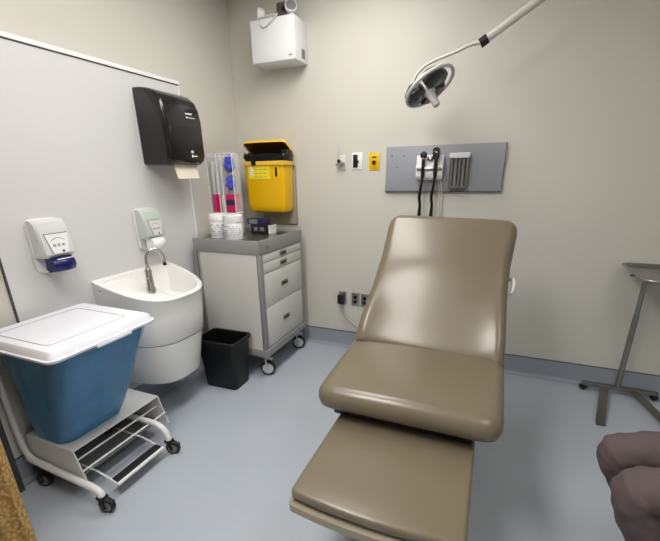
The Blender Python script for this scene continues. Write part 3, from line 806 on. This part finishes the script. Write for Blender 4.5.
soap(1.825, 1.985, 1.050, 1.315, .105, 'cleargreen', 'white', 0, 'white wall soap dispenser with greenish contents above the basin tap')

# ------------------------------------------------------------------ wash basin
t = thing('wash_basin', 'white D-shaped wall-hung washbasin with pedestal shroud', 'washbasin', (XL + .006, 1.74, .30))
X0 = XL + .006; SYC = 1.754
def dee(dx, hw, n=32, ex=2.9):
    """half super-ellipse from (X0, SYC-hw) round the front to (X0, SYC+hw)"""
    out = []
    for k in range(n + 1):
        a = -PI / 2 + PI * k / n
        c, s = math.cos(a), math.sin(a)
        out.append((X0 + dx * abs(c) ** (2 / ex), SYC + hw * math.copysign(abs(s) ** (2 / ex), s)))
    return out
def rim_z(x): return .939 - .122 * max(0, min(1, (x - X0) / .422))
loops = []
outer = dee(.545, .300)
def loopat(dx, hw, dz): return [(p[0], p[1], rim_z(X0 + (p[0] - X0) * .422 / dx) + dz) for p in dee(dx, hw)]
def loopz(dx, hw, z, tf=0): return [(p[0], p[1], z) for p in dee(dx, hw)]
loops = [loopz(.395, .268, .536), loopz(.402, .273, .55), loopz(.412, .289, .70), loopat(.418, .295, -.012), loopat(.422, .298, -.004), loopat(.418, .295, 0)]
# inner side of the rim and the bowl
def bowl(f, z):
    out = []
    for p in dee(.422, .298):
        x = X0 + .024 + (p[0] - X0) * .88 ; y = SYC + (p[1] - SYC) * .885
        cx_, cy_ = X0 + .24, SYC + .03
        out.append((cx_ + (x - cx_) * f, cy_ + (y - cy_) * f, z if z is not None else rim_z(x) ))
    return out
loops += [bowl(1.0, None), [(p[0], p[1], p[2] - .006) for p in bowl(.985, None)], [(p[0], p[1], .79 + (p[2] - .86) * .4) for p in bowl(.94, None)], bowl(.84, .745), bowl(.6, .725), bowl(.2, .718)]
b = nb(); loft(b, loops); emit('basin', b, 'ceramic', t, ang=35)
b = nb()
loft(b, [loopz(.325, .205, .245), loopz(.350, .220, .255), loopz(.358, .226, .29), loopz(.392, .264, .522), loopz(.393, .265, .530)]); emit('shroud', b, 'ceramic', t)
b = nb(); loft(b, [loopz(.386, .26, .530), loopz(.386, .26, .536)]); emit('joint_line', b, 'darkline', t)
# tap deck: shallow ledge filling the near side of the bowl
def deck(d, yedge):
    full = bowl(.985, None); pts = [p for p in full if p[1] < yedge]
    for q, w_ in zip(full[:-1], full[1:]):
        if q[1] < yedge <= w_[1]: f = (yedge - q[1]) / (w_[1] - q[1]); xe_ = q[0] + (w_[0] - q[0]) * f; break
    pts = [(p[0], p[1]) for p in pts] + [(xe_, yedge)]
    rs2 = []
    for k in range(25):
        f = k / 24 * (len(pts) - 1); i0 = min(int(f), len(pts) - 2); g = f - i0
        rs2.append((pts[i0][0] + (pts[i0 + 1][0] - pts[i0][0]) * g, pts[i0][1] + (pts[i0 + 1][1] - pts[i0][1]) * g))
    lp = [(p[0], p[1], rim_z(p[0]) - .014 - d) for p in rs2]
    for k in range(1, 9):
        x = xe_ + (X0 + .028 - xe_) * k / 8; lp.append((x, yedge, rim_z(x) - .016 - d))
    return lp
YD = 1.70
b = nb(); loft(b, [[(p[0], p[1], .735) for p in deck(0, YD + .03)], [(p[0], p[1], p[2]) for p in deck(.012, YD + .006)], deck(.003, YD), deck(0, YD - .008)]); emit('tap_deck', b, 'ceramic', t, ang=50)
b = nb(); tube(b, [(X0 + .05, SYC - .296, .885), (X0 + .065, SYC - .296, .885)], .003, 8); emit('badge', b, 'greymark', t)
FX, FY = -1.85, 1.640
b = nb(); lathe(b, [(.028, .850), (.028, .874), (.023, .882), (.021, .94), (.019, .985), (.013, .995), (.011, 1.0)], (FX, FY, 0), 20); fa = emit('faucet', b, 'chrome', t)
b = nb(); tube(b, [(FX, FY, .99), (FX, FY, 1.05), (FX + .006, FY + .012, 1.084), (FX + .022, FY + .036, 1.102), (FX + .040, FY + .066, 1.09), (FX + .050, FY + .084, 1.05), (FX + .051, FY + .086, 1.01)], .0095, 12, smooth=6); emit('spout', b, 'chrome', fa)
b = nb(); lathe(b, [(.011, 1.0), (.011, 1.018)], (FX + .051, FY + .086, 0), 12); emit('aerator', b, 'blackmetal', fa)
b = nb(); lathe(b, [(.001, .7185), (.03, .7185), (.028, .722), (.001, .7225)], (X0 + .26, SYC + .05, 0), 18); emit('drain', b, 'chrome', t)

# ------------------------------------------------------------------ waste basket
t = thing('waste_basket', 'black rectangular open waste basket on the floor beside the cart', 'waste basket', (-1.76, 2.07, 0))
MW = Matrix.Translation((-1.742, 2.112, 0)) @ Matrix.Rotation(math.radians(2), 4, 'Z')
def wl(hx, hy, z, r=.03): return [MW @ Vector((p[0], p[1], z)) for p in rrect(-hx, hx, -hy, hy, r)]
b = nb(); loft(b, [wl(.128, .088, 0), wl(.134, .094, .006), wl(.160, .114, .375), wl(.155, .109, .375), wl(.128, .088, .02)], True, True); emit('bin_body', b, 'binblack', t)
b = nb(); loft(b, [wl(.159, .113, .362), wl(.169, .122, .362), wl(.173, .126, .378), wl(.169, .122, .388), wl(.155, .109, .386), wl(.153, .107, .376)], False, False); emit('rim', b, 'binblack', t)
b = nb(); box(b, -.05, -.035, -.104, -.098, .30, .345, .002, 2, MW); emit('grip_notch', b, 'rubber', t)

# ------------------------------------------------------------------ soiled linen hamper on a stand
t = thing('waste_hamper', 'blue lidded hamper on a white wheeled pedal stand beside the basin', 'hamper', (-1.82, 1.12, 0))
# lid
LX0, LX1, LY0, LY1, LZ = -2.065, -1.530, .820, 1.362, .855
b = nb()
o0 = rpoly([(LX0, LY0), (LX1, LY0), (LX1, LY1), (LX0, LY1)], [.06, .05, .05, .06], 6)
loft(b, [[(p[0], p[1], z) for p in lp] for lp, z in ((inset(o0, .014), LZ - .046), (o0, LZ - .046), (inset(o0, -.002), LZ - .040), (inset(o0, -.002), LZ - .034), (inset(o0, .008), LZ - .033), (inset(o0, .016), LZ - .010), (inset(o0, .024), LZ - .002), (inset(o0, .036), LZ))])
lid = emit('lid', b, 'lidwhite', t, ang=30)
b = nb(); 
pan = rpoly([(LX0 + .09, LY0 + .06), (LX1 - .09, LY0 + .06), (LX1 - .09, LY1 - .10), (LX0 + .09, LY1 - .10)], .03, 4)
tube(b, [(p[0], p[1], LZ) for p in pan], .0025, 6, closed=True); emit('panel_groove', b, 'paleprint', lid, label='grey line pressed into the lid')
b = nb(); box(b, LX1 - .006, LX1 + .006, 1.02, 1.20, LZ - .055, LZ - .040, .003); emit('lid_catch', b, 'lidwhite', lid)
# blue bin body with film liner
def bl(k, z, wob=0):
    # k 0 bottom .. 1 top
    k = max(k, 0) ** .85; x0 = -2.050; x1 = -1.790 + .228 * k; y0 = .925 - .045 * k; y1 = 1.275 + .06 * k
    out = []
    rc = rrect(x0, x1, y0, y1, .07, 8); rc = [(rc[i][0] + (rc[(i + 1) % len(rc)][0] - rc[i][0]) * f / q, rc[i][1] + (rc[(i + 1) % len(rc)][1] - rc[i][1]) * f / q) for i in range(len(rc)) for q in ((12,) if i % 9 == 8 else (1,)) for f in range(q)]
    for i, p in enumerate(rc):
        n1 = noise.noise(Vector((p[0] * 9, p[1] * 9, z * 2.2))) + .6 * noise.noise(Vector((p[0] * 34, p[1] * 34, z * 5))); c = Vector(((x0 + x1) / 2, (y0 + y1) / 2))
        d = (Vector(p) - c) * (1 + wob * n1); out.append((c.x + d.x, c.y + d.y, z))
    return out
b = nb(); loft(b, [bl(-.06, .274), bl(0, .285, .02)] + [bl(k / 10, .285 + .52 * k / 10, .03) for k in range(1, 11)]); bb = emit('bin_body', b, 'bluebin', t, ang=60)
b = nb(); loft(b, [[(p[0] , p[1], p[2]) for p in [( (q[0] + 1.9) * 1.012 - 1.9, (q[1] - 1.1) * 1.012 + 1.1, q[2]) for q in bl(k / 24, .29 + .515 * k / 24, .06)]] for k in range(25)], False, False); emit('liner_film', b, 'bluefilm', bb, ang=60, label='thin translucent blue film around the bin')
# stand: open fronted white metal box
PX0, PX1, PY0, PY1, PZ = -2.085, -1.725, .915, 1.445, .270
b = nb()
box(b, PX0, PX1, PY0, PY1, PZ - .006, PZ, .002)
for y in (PY0, PY1 - .006):
    loft(b, [[(PX0, yy, PZ - .006), (PX1, yy, PZ - .006), (PX1 + .050, yy, .095), (PX0, yy, .095)] for yy in (y, y + .006)])
box(b, PX0, PX0 + .006, PY0 + .006, PY1 - .006, .095, PZ - .006)
emit('stand_box', b, 'whitemetal', t, False)
b = nb(); box(b, PX0 + .006, PX1 - .02, PY0 + .006, PY1 - .006, .095, .100); emit('stand_floor', b, 'greymark', t, False)
TYN, TYF = PY0 - .024, 1.325
b = nb(); tube(b, [(-2.06, TYN, .150), (-1.95, TYN, .140), (-1.70, TYN, .125), (-1.60, TYN, .122), (-1.56, TYN, .108), (-1.552, TYN, .08)], .0165, 12, smooth=5); emit('frame_tube', b, 'whitemetal', t)
b = nb(); tube(b, [(-2.05, TYF, .175), (-1.70, TYF, .178), (-1.62, TYF, .168), (-1.575, TYF, .135), (-1.562, TYF, .08)], .0165, 12, smooth=5); emit('frame_tube', b, 'whitemetal', t)
b = nb(); tube(b, [(-2.085, PY0 - .03, .80), (-2.085, PY0 - .03, .40), (-2.082, PY0 - .028, .28), (-2.07, PY0 - .025, .19), (-2.03, PY0 - .024, .148)], .015, 12, smooth=5); emit('upright_tube', b, 'whitemetal', t)
b = nb(); tube(b, [(-2.09, 1.29, .80), (-2.09, 1.29, .28), (-2.05, 1.315, .178)], .015, 12, smooth=4); emit('upright_tube', b, 'whitemetal', t)
b = nb(); tube(b, [(-2.088, PY0 - .03, .78), (-2.09, 1.29, .78)], .012, 10); emit('cross_tube', b, 'whitemetal', t)
for x, z in ((-1.75, .195), (-1.69, .165)):
    b = nb(); tube(b, [(x, PY0 + .0, z), (x, PY1 - .0, z)], .005, 8); emit('wire_rod', b, 'whitemetal', t)
b = nb(); box(b, -1.93, -1.90, 1.20, 1.24, .118, .15, .004); emit('pedal_pivot', b, 'rubber', t)
# pedal frame with its black tread
b = nb()
for y in (.985, 1.268): tube(b, [(-1.90, y, .112), (-1.70, y, .108), (-1.565, y, .078)], .005, 8)
tube(b, [(-1.555, .978, .076), (-1.555, 1.275, .076)], .009, 10)
pd = emit('pedal', b, 'whitemetal', t)
b = nb(); box(b, -1.605, -1.562, .985, 1.268, .082, .090, .002, 2); emit('tread', b, 'rubber', pd, label='black rubber tread strip')
for x, y, rt in ((-1.552, TYN, .2), (-1.562, TYF, .3), (-2.0, TYN, .2), (-2.0, TYF, .4)):
    caster(t, x, y, .040, .024, .102 if x > -1.8 else .135, rt, 'rubber')

# ------------------------------------------------------------------ gold curtain at the left, near the camera
b = nb()
xe = -1.335; ye = .50; cols = []
N = 60
front = []
for k in range(N + 1):
    f = k / N; x = xe - (xe - (XL + .12)) * f
    front.append((x, ye + .028 * math.sin(f * 46) + .0 * f))
backl = [(p[0], p[1] + .004) for p in front][::-1]
ring = front + backl
loft(b, [[(p[0], p[1], z) for p in ring] for z in (.12, .6, 1.2, 1.8, 2.4, 2.74)])
t = thing('privacy_curtain', 'gold-tan woven privacy curtain hanging at the lower left edge', 'curtain', (-1.65, ye, .12))
emit('fabric', b, 'curtain', t, ang=80)
b = nb(); box(b, XL, -1.2, ye - .015, ye + .015, 2.74, HC); emit('track', b, 'white', t, False)

# ------------------------------------------------------------------ instrument tray stand
t = thing('instrument_stand', 'steel wheeled instrument tray stand by the back wall at right', 'instrument stand', (.95, 2.97, 0))
PXc, PYc = .948, 2.955
b = nb(); tube(b, [(PXc, PYc, .05), (PXc, PYc, .60)], .017, 16); emit('outer_pole', b, 'steel', t)
b = nb(); tube(b, [(PXc, PYc, .58), (PXc, PYc, .905)], .0145, 16); emit('inner_pole', b, 'steel', t)
b = nb(); box(b, PXc - .03, PXc + .03, PYc - .02, PYc + .02, .865, .905, .004); tube(b, [(PXc - .02, PYc - .02, .88), (PXc - .10, PYc - .05, .872)], .006, 8); tube(b, [(PXc - .06, PYc - .035, .876), (PXc - .03, PYc - .02, .88)], .011, 8); emit('clamp', b, 'darksteel', t)
b = nb(); box(b, .735, 1.170, PYc - .02, PYc + .02, .045, .068, .006); emit('base_bar', b, 'darksteel', t)
for x0, x1 in ((.872, .770), (1.035, 1.16)):
    b = nb()
    yy0, yy1 = PYc - .02, 2.50
    loft(b, [[(x + s, y, z) for s, z in ((-.026, z0), (.026, z0), (.026, z0 + .008), (-.026, z0 + .008))] for x, y, z0 in ((x0, yy0 + .03, .050), (x0 + (x1 - x0) * .3, yy0 - .11, .048), (x1, yy1 + .02, .012), (x1, yy1, .004))])
    emit('foot', b, 'darksteel', t)
for x in (.742, 1.162): caster(t, x, PYc, .030, .02, .05, .9, 'rubber')
TX0, TX1, TY0_, TY1_, TZ = .806, 1.52, 2.515, 2.985, .935
b = nb()
tr = rrect(TX0, TX1, TY0_, TY1_, .05, 6)
loft(b, [[(p[0], p[1], z) for p in lp] for lp, z in ((inset(tr, .022), TZ - .024), (inset(tr, .016), TZ - .022), (inset(tr, .004), TZ), (inset(tr, -.002), TZ), (inset(tr, .002), TZ + .002), (inset(tr, .006), TZ), (inset(tr, .018), TZ - .019), (inset(tr, .024), TZ - .021))]); emit('tray', b, 'steel', t)
b = nb(); tube(b, [(p[0], p[1], TZ - .001) for p in inset(tr, -.002)], .006, 8, closed=True); emit('tray_rim', b, 'steel', t)
b = nb(); tube(b, [(PXc, PYc, .90), (1.4, PYc, .90), (1.42, PYc - .03, .90), (1.42, 2.60, .90), (1.40, 2.57, .90), (.96, 2.57, .90)], .007, 8); emit('tray_carrier', b, 'darksteel', t)

# ------------------------------------------------------------------ seated person at the right edge
def skin_mesh(verts, edges, radii, root, sub=2):
    me = bpy.data.meshes.new('sk'); me.from_pydata([tuple(v) for v in verts], edges, [])
    ob = bpy.data.objects.new('sk', me); COL.objects.link(ob)
    ob.modifiers.new('s', 'SKIN').use_smooth_shade = True
    for i, sv in enumerate(me.skin_vertices[0].data):
        rr = radii[i]; sv.radius = rr if isinstance(rr, tuple) else (rr, rr); sv.use_root = (i == root)
    md = ob.modifiers.new('u', 'SUBSURF'); md.levels = sub; md.render_levels = sub
    dg = bpy.context.evaluated_depsgraph_get(); dg.update()
    res = bpy.data.meshes.new_from_object(ob.evaluated_get(dg))
    bpy.data.objects.remove(ob); bpy.data.meshes.remove(me)
    return res
def graph(chains):
    V = []; E_ = []; R_ = []; idx = {}
    for ch in chains:
        prev = None
        for p, r in ch:
            k = tuple(round(c, 4) for c in p)
            if k not in idx: idx[k] = len(V); V.append(p); R_.append(r)
            if prev is not None and prev != idx[k]: E_.append((prev, idx[k]))
            prev = idx[k]
    return V, E_, R_

PY_ = 1.335                                    # body centre line (faces -X)
hipx = .98
def leg(s, knee, ankle, extra=0, toe=True):
    hip = (hipx - .02, PY_ + s * .095, .575)
    c = [((hipx, PY_, .60), .12 + extra * 1.8), (hip, .098 + extra), ((hip[0] * .5 + knee[0] * .5, hip[1] * .5 + knee[1] * .5, .578), .080 + extra), (knee, .071 + extra),
         ((knee[0] * .6 + ankle[0] * .4, knee[1] * .6 + ankle[1] * .4, knee[2] * .6 + ankle[2] * .4), .060 + extra), (ankle, .040 + extra * 1.4)]
    return c
kn = {-1: (.492, 1.238, .556), 1: (.480, 1.418, .560)}
an = {-1: (.72, 1.205, .10), 1: (.80, 1.40, .10)}
body = []
for s in (-1, 1):
    body.append(leg(s, kn[s], an[s]))
    body.append([(an[s], .040), ((an[s][0] - .02, an[s][1], .055), .038), ((an[s][0] - .12, an[s][1], .035), .032), ((an[s][0] - .17, an[s][1], .03), .024)])
body.append([((hipx, PY_, .60), .12), ((hipx + .03, PY_, .76), .088), ((hipx + .03, PY_, .93), .092), ((hipx + .01, PY_, 1.06), .075), ((hipx - .01, PY_, 1.15), .055), ((hipx - .03, PY_, 1.22), .052), ((hipx - .05, PY_, 1.30), .075)])
hand_at = {-1: (.78, PY_ - .12, .705), 1: (.80, PY_ + .10, .715)}
for s in (-1, 1):
    sh = (hipx, PY_ + s * .18, 1.06); el = (hipx + .04, PY_ + s * .25, .79); wr = hand_at[s]
    body.append([((hipx + .01, PY_, 1.06), .075), (sh, .052), ((sh[0] * .5 + el[0] * .5, sh[1] * .5 + el[1] * .5, .92), .048), (el, .041), ((el[0] * .55 + wr[0] * .45, el[1] * .55 + wr[1] * .45, .765), .038), (wr, .027), ((wr[0] - .055, wr[1] - s * .01, wr[2] - .005), (.018, .034)), ((wr[0] - .085, wr[1] - s * .012, wr[2] - .01), (.014, .036))])
V_, E_, R_ = graph(body)
me1 = skin_mesh(V_, E_, R_, 0)
bb_ = nb(); bb_.from_mesh(me1); bpy.data.meshes.remove(me1)
# fingers
for s in (-1, 1):
    wr = Vector(hand_at[s]); pc = wr + Vector((-.085, -s * .012, -.01))
    for k, (o_, L_) in enumerate(((-.027, .058), (-.009, .068), (.009, .064), (.026, .050))):
        r0 = pc + Vector((.02, o_ * s * -1, 0))
        tube(bb_, [r0, r0 + Vector((-.025 - L_ * .3, 0, .004)), r0 + Vector((-.025 - L_ * .7, 0, -.008)), r0 + Vector((-.025 - L_ * .95, 0, -.026))], .008, 8, smooth=3, radii=[.0095, .009, .0085, .007])
    r0 = wr + Vector((-.03, -s * .02, 0))
    tube(bb_, [r0, r0 + Vector((-.025, -s * .028, .002)), r0 + Vector((-.055, -s * .036, -.004)), r0 + Vector((-.078, -s * .034, -.012))], .01, 8, smooth=3, radii=[.014, .012, .0105, .008])
# head, facing -X and slightly down
HC_ = Vector((hipx - .075, PY_, 1.325))
hd = bmesh.new(); bmesh.ops.create_uvsphere(hd, u_segments=40, v_segments=28, radius=1)
for v in hd.verts:
    c = v.co.copy(); f = -c.x                              # +f is forwards
    x = c.x * .098; y = c.y * .075; z = c.z * .118
    if c.z < 0: y *= 1 - .26 * (-c.z) ** 1.3; x *= (1 - .10 * (-c.z)) if c.x < 0 else (1 - .45 * (-c.z))
    if f > .3:
        g = math.exp(-((c.y * .075) / .013) ** 2)
        if -.28 < c.z < .15: x -= .026 * g * max(0, 1 - abs((c.z + .18) / .30))     # nose
        for sy in (-1, 1):
            e2 = ((c.y - sy * .42) / .24) ** 2 + ((c.z - .06) / .14) ** 2
            x += .010 * math.exp(-e2)                                                # eye sockets
        m_ = (c.y / .34) ** 2 + ((c.z + .52) / .07) ** 2; x -= .007 * math.exp(-m_)
        m_ = (c.y / .40) ** 2 + ((c.z + .545) / .02) ** 2; x += .006 * math.exp(-m_)
        m_ = (c.y / .30) ** 2 + ((c.z + .85) / .15) ** 2; x -= .008 * math.exp(-m_)
    v.co = Vector((x, y, z))
for s in (-1, 1):
    lathe(hd, [(.006, -.006), (.020, -.008), (.030, .002), (.026, .008), (.016, .002), (.004, .0)], (.012, s * .074, -.005), 16, axis_m((.45, s, .1)) @ Matrix.Diagonal((.65, 1, 1, 1)))
MH = Matrix.Translation(HC_) @ Matrix.Rotation(math.radians(-8), 4, 'Y')
bmesh.ops.transform(hd, matrix=MH, verts=hd.verts[:]); merge(bb_, hd)
me1 = bpy.data.meshes.new('b'); bb_.to_mesh(me1); bb_.free()
ob = bpy.data.objects.new('b', me1); COL.objects.link(ob)
rm = ob.modifiers.new('r', 'REMESH'); rm.mode = 'VOXEL'; rm.voxel_size = .005; rm.use_smooth_shade = True
sm = ob.modifiers.new('s', 'SMOOTH'); sm.factor = .5; sm.iterations = 2
dg = bpy.context.evaluated_depsgraph_get(); dg.update()
me2 = bpy.data.meshes.new_from_object(ob.evaluated_get(dg)); bpy.data.objects.remove(ob); bpy.data.meshes.remove(me1)
bm = nb(); bm.from_mesh(me2); bpy.data.meshes.remove(me2)
person = single('person', bm, 'skin', 'seated person in mauve-brown trousers at the right edge, knees towards the chair', 'person', (hipx, PY_, 0))
# trousers: own skin graph, slightly larger, creased at the knee and thigh
V_, E_, R_ = graph([leg(s, kn[s], (an[s][0], an[s][1], .13), .013) for s in (-1, 1)] + [[((hipx, PY_, .60), .143), ((hipx + .02, PY_, .67), .135)]])
me1 = skin_mesh(V_, E_, R_, 0, 4)
bm = nb(); bm.from_mesh(me1); bpy.data.meshes.remove(me1); bm.normal_update()
for v in bm.verts:
    p = v.co
    d = .005 * noise.noise(Vector((p.x * 34 + p.z * 16, p.y * 9, p.z * 30 - p.x * 9))) + .004 * noise.noise(Vector((p.x * 9, p.y * 26, p.z * 10)))
    d += .0045 * math.sin(p.x * 70 + p.z * 40 + 5 * noise.noise(p * 7)) * max(0, noise.noise(p * 5 + Vector((3, 1, 2))) + .15)
    for s in (-1, 1):                                  # folds fanning behind the knee
        q = Vector(kn[s]); r_ = (p - q - Vector((.06, 0, -.04))).length
        if abs(p.y - q.y) < .12 and r_ < .16:
            d += .004 * math.sin((p.x - q.x) * 110 + (p.z - q.z) * 70) * (1 - r_ / .16)
    v.co = p + v.normal * d
emit('trousers', bm, 'trousers', person, ang=80, label='mauve-brown cotton trousers creased at the knees')
# tunic
ch = [[((hipx + .02, PY_, .66), .152), ((hipx + .03, PY_, .80), .148), ((hipx + .03, PY_, .93), .148), ((hipx + .01, PY_, 1.06), .118), ((hipx - .005, PY_, 1.135), .070)]]
for s in (-1, 1):
    sh = (hipx, PY_ + s * .18, 1.06); el = (hipx + .025, PY_ + s * .225, .90)
    ch.append([((hipx + .01, PY_, 1.06), .118), (sh, .082), (el, .064), ((hipx + .032, PY_ + s * .238, .85), .062)])
V_, E_, R_ = graph(ch); me1 = skin_mesh(V_, E_, R_, 2, 3)
bm = nb(); bm.from_mesh(me1); bpy.data.meshes.remove(me1); emit('tunic', bm, 'shirt', person, ang=80)
hr = bmesh.new(); bmesh.ops.create_uvsphere(hr, u_segments=36, v_segments=24, radius=1)
dl = [v for v in hr.verts if (v.co.x < -.25 and v.co.z < .52) or v.co.z < -.55]
bmesh.ops.delete(hr, geom=dl, context='VERTS')
for v in hr.verts:
    n1 = 1 + .035 * noise.noise(v.co * 7); v.co = Vector((v.co.x * .108 * n1, v.co.y * .085 * n1, v.co.z * .127 * n1))
bmesh.ops.solidify(hr, geom=hr.faces[:], thickness=.008)
bmesh.ops.transform(hr, matrix=MH, verts=hr.verts[:]); emit('hair', hr, 'hair', person, ang=80)
bm = nb(); bmesh.ops.create_uvsphere(bm, u_segments=16, v_segments=10, radius=1)
bmesh.ops.transform(bm, matrix=MH @ Matrix.Translation((-.079, 0, -.063)) @ Matrix.Diagonal((.007, .021, .0055, 1)), verts=bm.verts[:]); emit('lips', bm, 'lips', person)
for s in (-1, 1):
    bm = nb(); bmesh.ops.create_uvsphere(bm, u_segments=14, v_segments=10, radius=.0115)
    bmesh.ops.transform(bm, matrix=MH @ Matrix.Translation((-.0690, s * .031, .008)), verts=bm.verts[:]); ey = emit('eye', bm, 'eye', person)
    bm = nb(); bmesh.ops.create_uvsphere(bm, u_segments=12, v_segments=8, radius=.006)
    bmesh.ops.transform(bm, matrix=MH @ Matrix.Translation((-.0765, s * .031, .008)), verts=bm.verts[:]); emit('iris', bm, 'iris', ey)
    a = an[s]
    V_, E_, R_ = graph([[((a[0] + .035, a[1], .042), .040), ((a[0] - .05, a[1], .045), .045), ((a[0] - .14, a[1], .038), .040), ((a[0] - .19, a[1], .032), .030)]])
    me1 = skin_mesh(V_, E_, R_, 1, 3); bm = nb(); bm.from_mesh(me1); bpy.data.meshes.remove(me1)
    for v in bm.verts: v.co.z = max(v.co.z, .002)
    emit('shoe', bm, 'shoe', person)
# round stool under the person
t = thing('stool', 'round black stool under the seated person', 'stool', (hipx + .14, PY_, 0))
b = nb(); lathe(b, [(.13, .38), (.165, .385), (.175, .405), (.17, .425), (.14, .438), (.02, .44)], (hipx + .14, PY_, 0), 32); emit('seat', b, 'black', t)
b = nb(); tube(b, [(hipx + .14, PY_, .10), (hipx + .14, PY_, .38)], .028, 16); emit('column', b, 'chrome', t)
for k in range(5):
    a = k * 2 * PI / 5 + .3; ex, ey = hipx + .14 + .20 * math.cos(a), PY_ + .20 * math.sin(a)
    b = nb(); tube(b, [(hipx + .14, PY_, .12), (ex, ey, .085)], .018, 10); emit('leg', b, 'blackmetal', t)
    caster(t, ex, ey, .026, .018, .08, a)

# ------------------------------------------------------------------ world, camera, view
w = bpy.data.worlds.new('World'); SC.world = w; w.use_nodes = True
w.node_tree.nodes['Background'].inputs['Color'].default_value = (.9, .95, 1, 1)
w.node_tree.nodes['Background'].inputs['Strength'].default_value = 0.1

yaw, pit, rol = 0.396, 0.339, -0.015
fw = Vector((-math.sin(yaw) * math.cos(pit), math.cos(yaw) * math.cos(pit), -math.sin(pit)))
r0 = Vector((math.cos(yaw), math.sin(yaw), 0)); u0 = r0.cross(fw)
rr = math.cos(rol) * r0 + math.sin(rol) * u0; ur = -math.sin(rol) * r0 + math.cos(rol) * u0
cam = bpy.data.cameras.new('camera'); cam.sensor_fit = 'HORIZONTAL'; cam.sensor_width = 36
cam.lens = 36 * 384.0 / 660; cam.shift_y = (310.3 - 270.5) / 660; cam.clip_start = .02
co = bpy.data.objects.new('camera', cam); COL.objects.link(co)
co.matrix_world = Matrix(((rr.x, ur.x, -fw.x, 0), (rr.y, ur.y, -fw.y, 0), (rr.z, ur.z, -fw.z, 1.5), (0, 0, 0, 1)))
SC.camera = co
SC.view_settings.view_transform = 'Standard'; SC.view_settings.look = 'None'
SC.view_settings.exposure = 0.05; SC.view_settings.gamma = 1.0
SC.view_settings.use_curve_mapping = False
